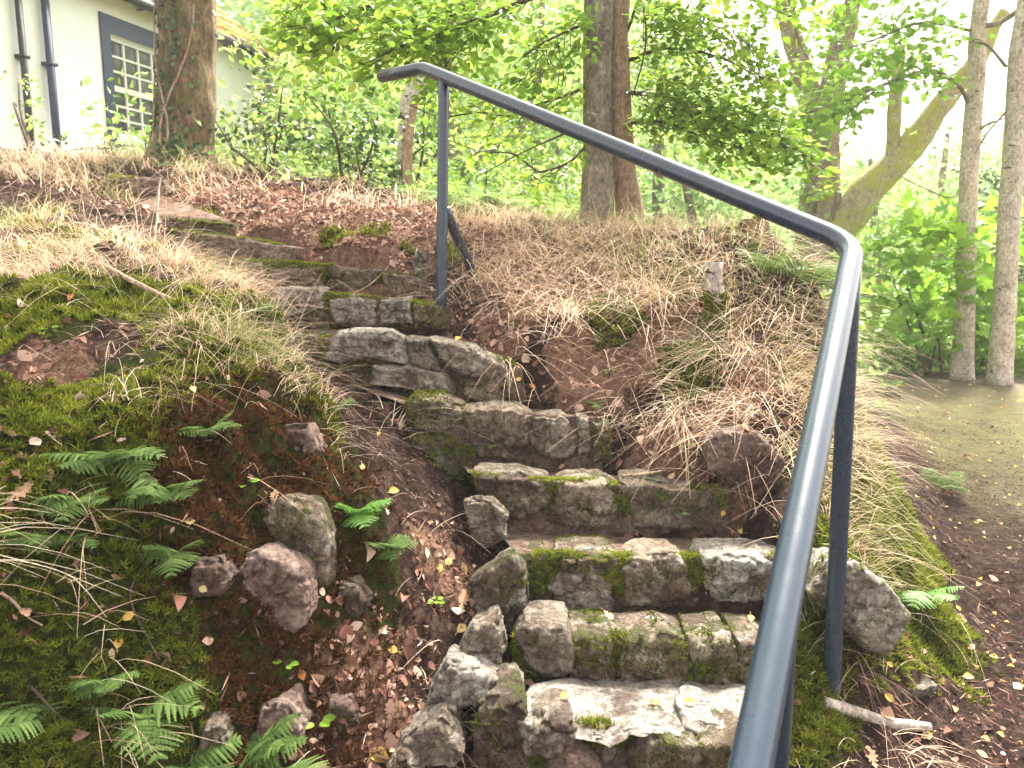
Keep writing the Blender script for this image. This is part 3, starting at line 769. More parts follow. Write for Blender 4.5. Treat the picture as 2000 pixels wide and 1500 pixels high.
RK = [ # loose rocks
 ([(1386,872),(1408,846),(1468,838),(1508,868),(1532,906),(1514,942),(1442,942),(1392,915)], 2.36, .2, M_pink, 1.2, 'reddish hollow-faced boulder sitting on the right bank beside the handrail'),
 ([(912,984),(958,983),(988,1008),(986,1048),(946,1066),(924,1040)], 2.22, .12, M_slab, .9, 'small square-topped upright stone at the left end of the fourth step'),
 ([(925,1142),(950,1118),(1000,1088),(1022,1112),(1028,1190),(988,1245),(960,1215),(930,1190)], 1.98, .16, M_mossy, .62, 'tall pointed mossy stone standing at the left end of the third step'),
 ([(893,1290),(926,1228),(972,1210),(984,1262),(968,1320),(900,1306)], 1.80, .14, M_slab, 1.2, 'grey wedge rock directly below the tall mossy pointed stone'),
 ([(835,1374),(876,1302),(920,1308),(968,1332),(926,1378),(842,1376)], 1.68, .16, M_pale, 1.1, 'pale blocky rock with a flat light top, left of the lowest step'),
 ([(824,1424),(848,1378),(905,1378),(884,1412),(845,1432)], 1.66, .12, M_stone, .8, 'small brown stone tucked under the pale blocky rock'),
 ([(790,1452),(832,1420),(862,1411),(902,1468),(880,1488),(826,1484)], 1.56, .14, M_slab, 1.2, 'flat triangular grey rock at the bottom of the gully'),
 ([(758,1502),(784,1478),(822,1512),(800,1535),(760,1530)], 1.5, .1, M_stone, 1.2, 'lowest small stone at the bottom edge, left of the steps'),
 ([(1585,1160),(1640,1104),(1672,1100),(1740,1148),(1776,1212),(1742,1288),(1700,1270),(1640,1205)], 1.92, .3, M_pale, .50, 'large pale boulder half covered in moss behind the lower handrail post'),
 ([(1738,1322,2.02),(1760,1315,2.06),(1802,1320,2.06),(1832,1336,2.0),(1795,1351,1.96),(1748,1342,1.97)], 2.0, .03, M_pale, 1.3, 'flat pale stone lying on the brown soil beside the path'),
 ([(370,1142),(388,1100),(420,1095),(440,1130),(430,1160),(385,1160)], 1.62, .12, M_pink, 1.1, 'small purple-grey rock poking out of the moss on the left mound'),
 ([(450,1175),(460,1100),(525,1080),(585,1120),(604,1200),(570,1245),(505,1225)], 1.72, .14, M_pink, .9, 'broad purple-grey rock face bared in the left mound'),
 ([(512,1000),(560,972),(608,988),(638,1045),(650,1130),(632,1200),(592,1170),(545,1100)], 1.74, .16, M_mossy, .62, 'tall rock in the left mound with a white lichened top'),
 ([(655,1180),(668,1145),(692,1142),(712,1175),(700,1210),(665,1205)], 1.86, .1, M_slab, 1.1, 'small grey rock at the right foot of the left mound'),
 ([(545,880),(560,842),(600,835),(622,880),(612,905),(560,905)], 1.98, .1, M_pink, 1.1, 'brown rock under the brow of the left mound'),
 ([(500,1440),(515,1385),(560,1375),(590,1420),(570,1465),(520,1465)], 1.57, .12, M_pink, .9, 'reddish rock low on the left mound near the bottom edge'),
 ([(636,1430),(648,1372),(680,1370),(698,1410),(680,1450)], 1.65, .12, M_pink, .9, 'dull red rock beside the small bright green seedling'),
 ([(396,1455),(405,1420),(428,1418),(440,1450),(425,1475)], 1.50, .08, M_stone, .9, 'small round brown rock between the two lowest ferns'),
 ([(815,498),(835,492),(830,535),(812,535)], 3.52, .06, M_pale, 1.1, 'small pale upright stone beside the upper handrail post'),
]
for q, (poly, Y, dep, mt, thr, lab) in enumerate(RK):
    if 10 <= q <= 17:
        hc = [hit0(a[0], a[1]) for a in poly]; hc = [h[1] for h in hc if h is not None]
        Y = float(np.median(hc)) - .03
    V, Fs = stone_geo(poly, Y, dep, .025 if dep > .05 else .008, .009, seed=300 + q, back=(0, 1, -.15) if dep > .05 else (0, .3, -1))
    c = V.mean(0); root = empty('rock', [c[0], c[1], V[:, 2].min()], lab, 'rock', None)
    obj('stone', V, Fs, mt, root); solid(V, Fs)
    coat(V, Fs, 24000, thr, root, seed=300 + q, size=.009)

# ------------------------------------------------------------------ surface lookup for everything laid on the ground
_bv = np.concatenate(BV); _bf = []
for f in BF: _bf += [tuple(int(k) for k in q) for q in f]
BVH = BVHTree.FromPolygons([tuple(v) for v in _bv.tolist()], _bf)
def hit(px, py):
    d = Vector(ray(px, py)).normalized()
    p, n, i, t = BVH.ray_cast(Vector((0, 0, EYE)), d, 60)
    if p is None: return None, None
    if n.dot(d) > 0: n = -n
    return np.array(p), np.array(n)
def drop(x, y):
    p, n, i, t = BVH.ray_cast(Vector((x, y, 8)), Vector((0, 0, -1)), 20)
    if p is None: return None, None
    if n.z < 0: n = -n
    return np.array(p), np.array(n)
def gnormal(x, y):
    e = .02
    z0 = gz(x, y); zx = gz(x + e, y); zy = gz(x, y + e)
    return unit(np.stack([-(zx - z0) / e, -(zy - z0) / e, np.ones(len(z0))], 1)), z0
STEPPOLY = [np.vstack([F[:, :2], B[::-1, :2]]) for F, B in TREADS]
def off_steps(x, y):
    r = np.ones(len(x), bool)
    for p in STEPPOLY: r &= ~inside(x, y, p)
    return r
def scatter(n, x0, x1, y0, y1, dens, near=True):
    """random ground points kept with probability dens(x,y); denser towards the viewer"""
    x = rng.uniform(x0, x1, n)
    y = (y0 ** -1 + (y1 ** -1 - y0 ** -1) * rng.random(n)) ** -1 if near else rng.uniform(y0, y1, n)
    k = rng.random(n) < dens(x, y); x, y = x[k], y[k]
    k = off_steps(x, y); x, y = x[k], y[k]
    nr, z = gnormal(x, y)
    return np.stack([x, y, z], 1), nr

# ------------------------------------------------------------------ moss carpet
def dm(x, y):
    P = np.stack([x, y, x * 0], 1)
    return np.clip(mask(x, y, MOSS_B) + fbm(P, 6, 4, 21) * .45 - mask(x, y, BROWN_B) * .9 - .38, 0, .35) * 3
P, Nn = scatter(380000, -2.6, 2.6, .85, 5.5, dm)
V, F, r = moss_tufts(P, Nn, 1)
k = P[:, 1]; sz = np.clip(.0085 * k, .012, .032)
V, F, r = moss_tufts(P, Nn, sz)
tag(obj('moss', V, F, M_moss, rnd=r, smooth=False), 'green moss carpet covering the left mound and patches of the banks', 'moss', kind='stuff')
def db(x, y):
    P = np.stack([x, y, x * 0], 1)
    return np.clip(mask(x, y, BROWN_B) * 1.2 + fbm(P, 7, 3, 22) * .5 - .3, 0, 1)
P, Nn = scatter(110000, -1.6, .2, .85, 3.2, db)
V, F, r = moss_tufts(P, Nn, .016)
tag(obj('brown_moss', V, F, M_mossb, rnd=r, smooth=False), 'rusty brown dying moss around the bare rock of the left mound', 'moss', kind='stuff')

# ------------------------------------------------------------------ soil crumbs and leaf litter
def dc(x, y):
    return np.clip(1 - mask(x, y, MOSS_B) * 1.3, 0, 1) * np.where(x > path_edge(y) + 1, .35, 1)
P, Nn = scatter(200000, -2.5, 4, .9, 6, dc)
CR = (np.array([[.5, 0, 0], [-.3, .4, .1], [-.3, -.4, 0], [0, 0, .5]]), [np.array([[0, 1, 3], [1, 2, 3], [2, 0, 3]])])
V, F = inst(*CR, P, basis(Nn + rng.normal(0, .5, Nn.shape), rng.random(len(P)) * 6.3), .003 + .013 * rng.random(len(P)) ** 4)
tag(obj('soil_crumbs', V, F, M_crumb, rnd=np.repeat(rng.random(len(P)), 4), smooth=False), 'loose dark soil crumbs on the bare earth of gully and path', 'soil', kind='stuff')
def dl(x, y):
    P = np.stack([x, y, x * 0], 1)
    base = mask(x, y, LITTER_B) * 1.3 + fbm(P, 4, 3, 33) * .35
    return np.clip(base - .15 - mask(x, y, MOSS_B) * .5, .05, 1) * np.where(x > path_edge(y) + .9, .12, 1)
P, Nn = scatter(95000, -4, 4, 1.0, 6.5, dl)
P2, N2 = scatter(60000, -3.2, 1.6, 3.1, 6.2, dl, False)
P = np.vstack([P, P2]); Nn = np.vstack([Nn, N2])
n = len(P)
def curl(T, k=.5):
    V = T[0].copy(); V[:, 2] += k * V[:, 0] ** 2 * 2 - .25 * k * V[:, 1] ** 2; return V, T[1]
parts = MB()
for T, sel in ((curl(LEAF, .9), 0), (curl(LEAF, -.7), 1), (curl(OAK, .8), 2)):
    k = (np.arange(n) % 3) == sel
    nr = Nn[k] + rng.normal(0, .38, (k.sum(), 3))
    sz = np.clip(rng.lognormal(math.log(.018), .5, k.sum()), .007, .05)
    V, F = inst(T[0], T[1], P[k] + nr * .006, basis(nr, rng.random(k.sum()) * 6.3), sz)
    parts.add(V, F3=F[0], rnd=np.repeat(np.clip(rng.beta(1.1, 1.5, k.sum()), 0, 1), len(T[0])))
tag(parts.build('leaf_litter', M_litter), 'brown and pinkish dead leaves strewn over banks and gully', 'leaf litter', kind='stuff')

def dn(x, y): return np.clip(.8 - mask(x, y, MOSS_B) * .6, .1, 1)
P, Nn = scatter(30000, -2.5, 4, 1.0, 5, dn)
n = len(P); az = rng.random(n) * 6.3
nn = unit(Nn + rng.normal(0, .12, (n, 3)))
V, F = inst(LEAF4[0] * [.12, 1, .2], LEAF4[1], P + nn * .004, basis(nn, az), rng.uniform(.012, .06, n))
tag(obj('needle_litter', V, F, M_litter, rnd=np.repeat(rng.random(n), 4), smooth=False), 'fine broken stalks and needles strewn over the soil', 'litter', kind='stuff')
def dp(x, y): return np.clip((x - path_edge(y) + .3) * 2, 0, 1)
P, Nn = scatter(2600, 1.0, 9, 1.5, 8.5, dp)
n = len(P); nn = unit(Nn + rng.normal(0, .25, (n, 3)))
V, F = inst(*curl(LEAF, .7), P + nn * .006, basis(nn, rng.random(n) * 6.3), rng.uniform(.012, .03, n) * np.clip(P[:, 1] / 4, 1, 1.5))
tag(obj('small_yellow_leaves', V, F, M_yellow, rnd=np.repeat(rng.random(n), 9)), 'small yellow birch leaves sprinkled along the path', 'leaf litter', kind='stuff')

# ------------------------------------------------------------------ grass
def blades(P, Nn, L, wdt, droop, az=None, seg=4, lean=.5):
    n = len(P)
    az = rng.random(n) * 6.3 if az is None else az
    d = np.stack([np.cos(az), np.sin(az), np.zeros(n)], 1)
    up = unit(Nn * .5 + np.array([0, 0, .7]) + d * (rng.random(n) * lean)[:, None])
    side = unit(np.cross(up, d))
    V = []
    for i in range(seg + 1):
        t = i / seg
        c = P + up * (L * t)[:, None] + d * (L * droop * t * t)[:, None] - np.array([0, 0, 1]) * (L * droop * .75 * t ** 2.4)[:, None]
        w = (wdt * (1 - .85 * t))[:, None] * side
        V += [c - w, c + w]
    V = np.stack(V, 1).reshape(-1, 3); k = 2 * (seg + 1)
    f = np.array([[2 * i, 2 * i + 1, 2 * i + 3, 2 * i + 2] for i in range(seg)])
    F = (f[None] + (np.arange(n) * k)[:, None, None]).reshape(-1, 4)
    return V, F, k
HOLLOW = blobs([(110,385,.38),(200,420,.25),(40,430,.2),(620,430,.25),(480,430,.3),(560,410,.3),(700,440,.2),(480,565,.14),(430,520,.14),(380,480,.12),(550,630,.13),(600,700,.1)])
def dg(x, y):
    P = np.stack([x, y, x * 0], 1)
    return np.clip(mask(x, y, GRASS_B) * 1.1 + fbm(P, 5, 3, 41) * .7 + fbm(P, 16, 3, 42) * .8 - .25, 0, 1) * np.clip((path_edge(y) - .22 - x) * 4, 0, 1) * np.clip(1 - mask(x, y, HOLLOW) * 1.5, 0, 1)
P, Nn = scatter(150000, -3.6, 2.6, 1.3, 6.2, dg)
n = len(P)
# half of it stands in tussocks that share a lean
cl = rng.integers(0, max(1, n // 28), n); ctr = rng.integers(0, n, n // 28 + 1); half = rng.random(n) < .55
xy = P[ctr[cl], :2] + rng.normal(0, .022, (n, 2)); P[half, :2] = xy[half]; Nn2, z2 = gnormal(P[:, 0], P[:, 1]); P[:, 2] = z2; Nn = Nn2
L = rng.uniform(.05, .21, n) * np.clip(P[:, 1] / 3, .6, 1.25)
slope = np.arctan2(Nn[:, 1], Nn[:, 0])
az = slope + rng.normal(0, 1.3, n)
az[half] = (np.arctan2(Nn[ctr[cl], 1], Nn[ctr[cl], 0]) + hash3(cl, cl * 3, cl, 5) * 2.6 - 1.3 + rng.normal(0, .55, n))[half]
L[half] *= 1.25
V, F, k = blades(P + Nn * (.015 * rng.random(n) ** 2)[:, None], Nn, L, rng.uniform(.0009, .0021, n) * np.clip(P[:, 1] / 3, .7, 1.6), rng.uniform(.5, 1.5, n), az, 4, 1.6)
tag(obj('dry_grass', V, [F], M_drygrass, rnd=np.repeat(np.clip(rng.normal(.58, .17, n) + (hash3(cl, cl, cl, 9) - .5) * .5, 0, 1), k)), 'straw-coloured dead grass lying over both banks', 'grass', kind='stuff')
TREEFOOT = [(-2.25, 5.3, .5), (.5, 4.45, .35), (.72, 4.5, .35)]
def dg2(x, y):
    P = np.stack([x, y, x * 0], 1)
    r = np.maximum(mask(x, y, GR2), mask(x, y, TREEFOOT)) * np.clip((path_edge(y) - .1 - x) * 5, 0, 1)
    return np.clip(r * 1.2 + fbm(P, 5, 3, 44) * .5 - .25, 0, 1)
GR2 = blobs([(1550,620,.35),(1580,700,.3),(1600,800,.25),(1500,560,.3),(1690,880,.2),(1750,980,.15),(1790,1060,.12),(400,480,.2),(250,380,.3),(380,540,.15),(480,700,.15),(1350,500,.35),(1650,850,.3),(1640,1000,.15),(300,330,.4),(1240,480,.3),(1100,460,.2),(900,420,.2),(60,440,.2)])
P, Nn = scatter(75000, -4, 2.8, 1.3, 6.5, dg2)
n = len(P)
V, F, k = blades(P, Nn, rng.uniform(.08, .24, n) * np.clip((path_edge(P[:, 1]) - P[:, 0]) * 1.2 + .2, .3, 1), rng.uniform(.001, .0019, n) * np.clip(P[:, 1] / 3, .8, 1.6), rng.uniform(.2, 1.1, n), np.arctan2(Nn[:, 1], Nn[:, 0]) + rng.normal(0, .9, n), 4, .7)
tag(obj('green_grass', V, [F], M_grass, rnd=np.repeat(rng.random(n), k)), 'greenish tussock grass on the crest and the right bank', 'grass', kind='stuff')
def ds(x, y): return np.clip(mask(x, y, MOSS_B) * .6 + .2, 0, 1) * np.where((x < -.45) & (y < 1.75), .12, 1)
P, Nn = scatter(900, -2, 1.6, 1.1, 3.2, ds)
n = len(P)
V, F, k = blades(P, Nn, rng.uniform(.035, .085, n) * P[:, 1], rng.uniform(.0007, .0012, n), rng.uniform(.4, 1.9, n), None, 7, 1.2)
tag(obj('dead_grass_stems', V, [F], M_drygrass, rnd=np.repeat(rng.uniform(.4, 1, n), k)), 'thin bent straw stems trailing over moss and soil', 'grass', kind='stuff')

def dq(x, y): return np.clip(mask(x, y, GRASS_B) * 1.2 - .1, 0, 1) * np.clip((path_edge(y) - .45 - x) * 4, 0, 1)
P, Nn = scatter(4200, -3.5, 2.4, 2.0, 6, dq)
n = len(P)
V, F, k = blades(P, Nn, rng.uniform(.12, .36, n), rng.uniform(.0006, .0014, n) * np.clip(P[:, 1] / 3, .8, 1.6), rng.uniform(-.2, 1.5, n), None, 8, .9)
tag(obj('long_grass_stalks', V, [F], M_drygrass, rnd=np.repeat(rng.uniform(.45, 1, n), k)), 'long bleached grass stalks standing out of the dead grass', 'grass', kind='stuff')
def dgv(x, y): return np.clip(.5 - mask(x, y, MOSS_B), .02, 1) + np.clip((x - path_edge(y)), 0, .5)
P, Nn = scatter(9000, -1.2, 5, 1.0, 6, dgv)
n = len(P)
IV, IF = [], []
_g = np.array([[1, 0, 0], [-1, 0, 0], [0, 1, 0], [0, -1, 0], [0, 0, 1], [0, 0, -1.]])
for a_, b_, c_ in ((0, 2, 4), (2, 1, 4), (1, 3, 4), (3, 0, 4), (2, 0, 5), (1, 2, 5), (3, 1, 5), (0, 3, 5)): IF.append([a_, b_, c_])
V, F = inst(_g * [1, .75, .5], [np.array(IF)], P, basis(Nn + rng.normal(0, .3, (n, 3)), rng.random(n) * 6.3), .002 + .012 * rng.random(n) ** 4)
V = V + rng.normal(0, .0006, V.shape)
tag(obj('pebbles', V, F, M_pink, smooth=False), 'small stones pressed into the soil of gully and path edge', 'gravel', kind='stuff')

# ------------------------------------------------------------------ ferns
def frond_geo(L=.2, pairs=13, width=.42, sub=6, droop=.5, seed=0):
    m = MB(); q = random.Random(seed)
    def rach(t):
        return np.array([0, L * t * (1 - .12 * droop * t), L * (.35 * t - droop * .75 * t * t)])
    pts = [rach(t) for t in np.linspace(0, 1, 10)]
    V, F3, F4 = tube(pts, np.linspace(.0016, .0005, 10) * L / .2, 4, False); m.add(V, F4=F4, rnd=.2)
    for i in range(pairs):
        t = .14 + .84 * i / pairs
        sp_ = L * .84 / pairs
        pl = L * width * math.sin(math.pi * min(1, (1 - t) * .62 + .12)) ** 1.1 * (1 - t ** 5) + .006 * L / .2
        if t < .3: pl *= .85
        b = rach(t); tn = unit(rach(t + .02) - b)
        for sd in (-1, 1):
            d = unit(np.array([sd, .38, -.05]) + .09 * np.array([q.uniform(-1, 1) for _ in range(3)]))
            nrm = unit(np.cross(d, tn)); nrm = nrm * (1 if nrm[2] > 0 else -1)
            s = unit(np.cross(nrm, d))
            ns = max(4, int(sub * pl / (L * width) + 3)); r = q.uniform(.2, .85)
            mid = [b + d * pl * u - np.array([0, 0, 1]) * pl * (.25 * u * u) for u in np.linspace(0, 1, ns + 1)]
            for j in range(ns):
                hw = sp_ * .47 * (1 - (j / ns) ** 1.6 * .85)
                for s2 in (-1, 1):
                    st = (mid[j + 1] - mid[j]); o = s * s2 * hw - nrm * hw * .12
                    m.add([mid[j], mid[j] + o * .85 + st * .05, mid[j] + o * 1.0 + st * .75, mid[j + 1]], F4=[[0, 1, 2, 3]], rnd=r + q.uniform(-.08, .08))
    return m.get()
FRONDS = []
for a in ((.2, 11, .40, 6, .5), (.2, 9, .46, 6, .9), (.2, 12, .32, 4, .3)):
    V, F, r = frond_geo(*a, seed=int(a[1]))
    FRONDS.append((V, F, r))
FME = {}
def fern(px, py, L, n, label, spread=6.3, az0=0, mat=None, tilt=.35, pos=None, seed=0, name='fern', grp='ferns growing on the banks'):
    q = random.Random(seed)
    if pos is None:
        p, nr = hit(px, py)
    else: p, nr = np.array(pos), np.array([0, 0, 1])
    if p is None: return
    mat = mat or M_fern
    root = empty(name, p, label, 'fern', grp)
    for k in range(n):
        i = q.randrange(3)
        key = (i, mat.name)
        if key not in FME:
            V, F, r = FRONDS[i]; FME[key] = mesh_data('frond', V, F, mat, r, False)
        o = bpy.data.objects.new('frond', FME[key]); C.objects.link(o); o.parent = root
        az = az0 + spread * (k / n - .5) + q.uniform(-.2, .2)
        o.rotation_euler = (tilt + q.uniform(-.25, .25), q.uniform(-.25, .25), az)
        s = L / .2 * q.uniform(.75, 1.1); o.scale = (s, s, s)
        o.location = tuple(np.array([nr[0], nr[1], nr[2]]) * .012)
FE = [(150,980,.10,6,'leafy fern hanging left of the dense polypody on the left mound',3.4,3.1),(560,1500,.10,5,'small fern at the bottom edge right of the flat spreading one',3,3.1),(200,1330,.08,5,'small upright fern just above the largest fern',4,3.1),
 (270,1395,.13,9,'large fern low on the left mound with fronds reaching up towards the moss',6.3,3.0),
 (90,1400,.11,5,'fern with long blue-green fronds drooping left at the lower left edge',3.0,1.6),
 (350,1500,.10,6,'fern beneath the largest fern with fronds hanging to the bottom edge',5,3.1),
 (470,1490,.12,5,'low fern spreading its fronds flat along the bottom edge of the mound',2.6,-1.2),
 (230,900,.12,8,'dense blue-green polypody fern hanging from the middle of the left mound',3.6,3.1),
 (330,960,.11,7,'drooping fern cluster right of the dense polypody on the left mound',3.0,3.1),
 (350,1080,.09,5,'small drooping fern tuft above the purple-grey rock',2.6,3.1),
 (400,850,.09,6,'fern spray just under the mossy crown of the left mound',4,-2.4),
 (50,1050,.08,5,'small fern at the left edge of the picture on dark moss',3,3.1),
 (150,1050,.07,4,'tiny fern with two lobed fronds left of the drooping cluster',3,3.1),
 (490,620,.09,4,'bright green fern leaning over the soil beside the upper steps',2,-1.2),
 (690,1010,.11,5,'fern sprays arching along the right flank of the left mound',3,-2.3),
 (740,1080,.10,4,'ragged leafy fern at the foot of the left mound beside the gully',2.4,-2.0),
 (660,800,.07,4,'small green fern on the ridge of the left mound beside the gully',3,-1.4),
 (1375,690,.09,5,'small dark fern in the right bank under the birch stake',4,3.1),
 (1160,790,.05,4,'tiny green fern in the soil right of the slab step',4,3.1),
 (960,870,.03,3,'tiny two-leaved fern growing from the stone face',3,3.1),
 (1340,1000,.05,3,'little fern on the right bank above the middle step',3,3.1),
 (1840,960,.16,6,'yellow-green fern at the edge of the gravel path',4,-1.2),
 (1700,770,.3,4,'large fern frond reaching over the path behind the handrail',2,-1.3),
 (1800,1160,.14,6,'green fern tuft over the pale mossy boulder',4,2.6),
 (1500,540,.22,8,'fern clump on the crest of the right bank below the wooden post',6.3,0),
 (1580,560,.22,8,'fern clump hanging on the outer shoulder of the right bank',6.3,0)]
for k, (px, py, L, n, lab, sp, az) in enumerate(FE):
    fern(px, py, L * (1.2 if k in (4, 5, 6, 7) else 1.0), n + 3 if k < 16 else n, lab, sp, az, M_fernb if k in (14, 17, 23) else M_fern, seed=k, tilt=.2 if az > 2.5 else .4)
FB = [(905,430,.38,8,'bright green bracken behind the upper handrail post'),(1000,450,.35,8,'bracken clump between the handrail post and the twin trees'),(1080,440,.35,7,'bracken right behind the pale straw left of the twin trunks'),
 (1260,440,.35,8,'fern at the right foot of the tan twin trunk'),(1330,450,.3,7,'fern between the twin trunks and the mossy posts'),(840,420,.3,6,'fern behind the crest left of the handrail post'),(1540,500,.3,7,'dark fern behind the two old posts')]
for k, (px, py, L, n, lab) in enumerate(FB):
    p = W(px, py, 4.75 + .1 * (k % 3)); p[2] = gz([p[0]], [p[1]])[0]
    fern(0, 0, L, n, lab, 6.3, 0, M_fernc, .5, pos=p, seed=60 + k)

# ------------------------------------------------------------------ seedlings with a few round leaves
def seedling(px, py, L, n, lab, mat=None, pos=None, T=LEAF, hgt=.02, seed=0):
    q = random.Random(seed)
    p, nr = hit(px, py) if pos is None else (np.array(pos), None)
    if p is None: return
    root = empty('seedling', p, lab, 'seedling', 'seedlings and small leafy weeds')
    sm = MB(); lm = MB()
    for k in range(n):
        az = 6.28 * k / n + q.uniform(-.4, .4); h = hgt * q.uniform(.5, 1.2)
        d = np.array([math.cos(az), math.sin(az), 0])
        e = p + [0, 0, h] + d * L * .4
        V, F3, F4 = tube([p, p + np.array([0, 0, h * .7]) + d * L * .1, e], [.0012, .001, .0008], 4, False); sm.add(V, F4=F4)
        nn = np.array([[d[0] * -.3, d[1] * -.3 - .45, .9]])
        y = unit(d + [0, 0, .1]); z = unit(nn[0] - y * y.dot(nn[0])); x = np.cross(y, z)
        V = T[0] * L; V = V @ np.array([x, y, z]) + e
        lm.add(V, F3=T[1][0], rnd=q.uniform(.3, .9))
    sm.build('stem', M_twig, root); lm.build('leaf', mat or M_maple, root, smooth=False)
SD = [(620,1425,.03,7,'bright green seedling low on the left mound beside the dull red rock'),(705,1020,.03,6,'round-leaved seedling on the right flank of the left mound'),
 (480,960,.025,4,'small pale seedling on brown moss in the middle of the left mound'),(560,1310,.022,5,'small seedling under the tall mossy rock of the left mound'),(415,540,.03,4,'round-leaved weed in dry grass left of the upper steps'),
 (940,865,.016,4,'tiny green weed growing from the face of the middle step'),(1190,735,.02,5,'small grey-green weed on the right bank near the slab step'),(850,1185,.02,6,'little green weed in the gully left of the tall mossy stone'),
 (1340,880,.02,5,'pale weed on the right bank left of the reddish boulder'),(95,650,.02,4,'small seedling on the upper moss at the left edge')]
for k, s in enumerate(SD): seedling(*s, seed=k)

# ------------------------------------------------------------------ single fallen leaves one can point to
ZL = {'y': (M_yellow, 'yellow', LEAF), 'o': (M_orange, 'orange', LEAF), 't': (M_tan, 'tan', OAK), 'c': (M_yellow, 'pale cream', LEAF), 'k': (M_orange, 'orange brown', OAK)}
LV = [(768,962,.03,'c','standing on soil left of the stone steps, pointing down'),(255,1205,.022,'y','lying on dark moss in the centre of the left mound'),(232,1256,.02,'c','on dark moss just below the brighter leaf of the left mound'),
 (378,765,.019,'y','on bright moss near the crown of the left mound'),(303,603,.018,'o','in the upper moss band of the left mound'),(372,1020,.017,'y','beside the drooping fern cluster on the left mound'),
 (900,1230,.028,'y','resting against the wedge rock below the pointed stone'),(765,1270,.024,'y','on dark soil in the lower gully'),(903,1175,.045,'t','large and lobed, in the gully left of the tall mossy stone'),
 (875,1100,.024,'y','in the gully just above the pointed mossy stone'),(858,1112,.022,'c','next to the gully leaf above the pointed stone'),(905,1115,.022,'y','touching the left side of the pointed mossy stone'),
 (740,1480,.04,'y','crumpled, at the bottom edge left of the steps'),(1190,1205,.03,'t','on the tread of the second step near its left end'),(1030,1330,.026,'t','on soil between the second and the lowest step'),
 (1275,1375,.024,'k','on the back edge of the lowest step'),(1345,1375,.022,'y','on the lowest step near the handrail'),(1100,1362,.02,'c','on the back of the pale slab'),
 (895,665,.028,'y','folded at the back of the tall slab step'),(1012,742,.02,'y','hanging in the soil right of the slab step'),(1040,755,.02,'o','hanging beside the pair in the soil right of the slab step'),
 (1218,632,.02,'y','hanging in straw on the right bank'),(1262,577,.045,'k','bright, in dry grass on the right bank'),(1455,838,.028,'k','on top of the reddish boulder'),
 (1410,730,.024,'o','on the right bank above the reddish boulder'),(1412,1003,.017,'c','beside the right end of the curved step'),(1448,1040,.02,'c','upright next to the handrail on the third step'),
 (1465,1212,.022,'c','on the mossy tread right beside the handrail'),(1310,935,.03,'t','on the curved step near its middle'),(1097,912,.02,'t','at the foot of the middle step'),
 (1808,1438,.026,'c','large and pale, on brown soil near the buried root'),(1735,1365,.022,'c','near the flat pale stone'),(1940,1285,.02,'y','with a raised stalk on the dark path'),
 (1735,1300,.017,'y','below the mossy boulder'),(1985,1343,.028,'y','at the right edge of the path'),(1890,1325,.026,'c','long and pale on the path soil'),
 (1700,1483,.04,'t','greyish, at the bottom edge below the buried root'),(1915,1475,.022,'c','in the lower right corner of the path'),(1870,1190,.02,'y','on the path edge by the boulder'),
 (1385,510,.03,'k','bright, lying on top of the birch stake'),(40,965,.045,'t','large and pale at the left edge of the mound'),(15,620,.022,'o','at the far left edge on the upper moss'),
 (538,975,.03,'t','on top of the lichened rock of the left mound'),(400,1152,.018,'y','olive, on the small purple-grey rock'),(590,1320,.02,'o','on brown moss below the tall rock'),
 (740,850,.018,'c','on the bare soil of the upper gully'),(705,915,.02,'y','on the mossy foot of the mound beside the upper gully'),(140,583,.022,'o','in straw near the upper left edge'),(1040,545,.02,'t','on straw right of the brace')]
for k, (px, py, L, c, where) in enumerate(LV):
    p, nr = hit(px, py)
    if p is None: continue
    mt, cn, T = ZL[c]
    q = random.Random(k)
    nn = unit(nr * .5 + np.array([q.uniform(-.3, .3), -.45, .6]))[None]
    Rm = basis(nn, np.array([q.uniform(0, 6.3)]))
    TV = T[0].copy(); TV[:, 2] += TV[:, 0] ** 2 * q.choice((-.8, .9)) ; TV[:, 1] -= .5
    sc = L * (1.25 if T is OAK else 1.1) * 1.15
    V = (TV * sc) @ Rm[0].T
    S, F3, F4 = tube(np.array([[0, -.5, 0], [.03, -.68, .03], [.1, -.85, .08]]) * sc @ Rm[0].T, .0007, 4, True)
    m = MB(); m.add(V, F3=T[1][0], rnd=q.uniform(.1, 1)); m.add(S, F3=F3, F4=F4, rnd=.5)
    o = m.build('fallen_leaf', mt, None, smooth=True); o.location = [float(v) for v in p + nn[0] * .008]
    tag(o, f'{cn} fallen leaf {where}', 'leaf', 'single fallen leaves')

# ------------------------------------------------------------------ twigs and a root
def twig(pts, r0, r1, lab, mat=None, cat='twig', name='fallen_twig', lift=.008, bump=.002):
    P = []
    for a in pts:
        if len(a) == 3: P.append(W(*a)); continue
        p, nr = hit(*a)
        if p is not None: P.append(p + nr * lift)
    if len(P) < 2: return
    P = smooth_path(P, 24)
    V, F3, F4 = tube(P, np.linspace(r0, r1, 24), 8, True, bump, 30)
    m = MB(); m.add(V, F3=F3, F4=F4); tag(m.build(name, mat or M_deadwood, None, origin=P[0]), lab, cat)
twig([(118,512),(200,530),(250,555),(320,592),(365,605)], .012, .007, 'thick pale fallen stick lying in dry grass above the upper moss', lift=.02)
twig([(0,1158),(30,1180),(55,1205),(84,1222)], .003, .0015, 'thin pale twig on dark moss at the left edge')
twig([(275,1110),(258,1150),(262,1190),(300,1260),(312,1290)], .0022, .0012, 'thin curved twig hanging down the centre of the left mound', M_twig)
twig([(60,1340),(110,1390),(135,1420),(120,1450)], .002, .001, 'thin reddish twig bent over the lower left ferns', M_twig)
twig([(300,490,3.3),(306,430,3.4),(312,360,3.5),(318,345,3.5)], .004, .003, 'grey bowed wire standing in the grass left of the slab step', M_bark_pale)
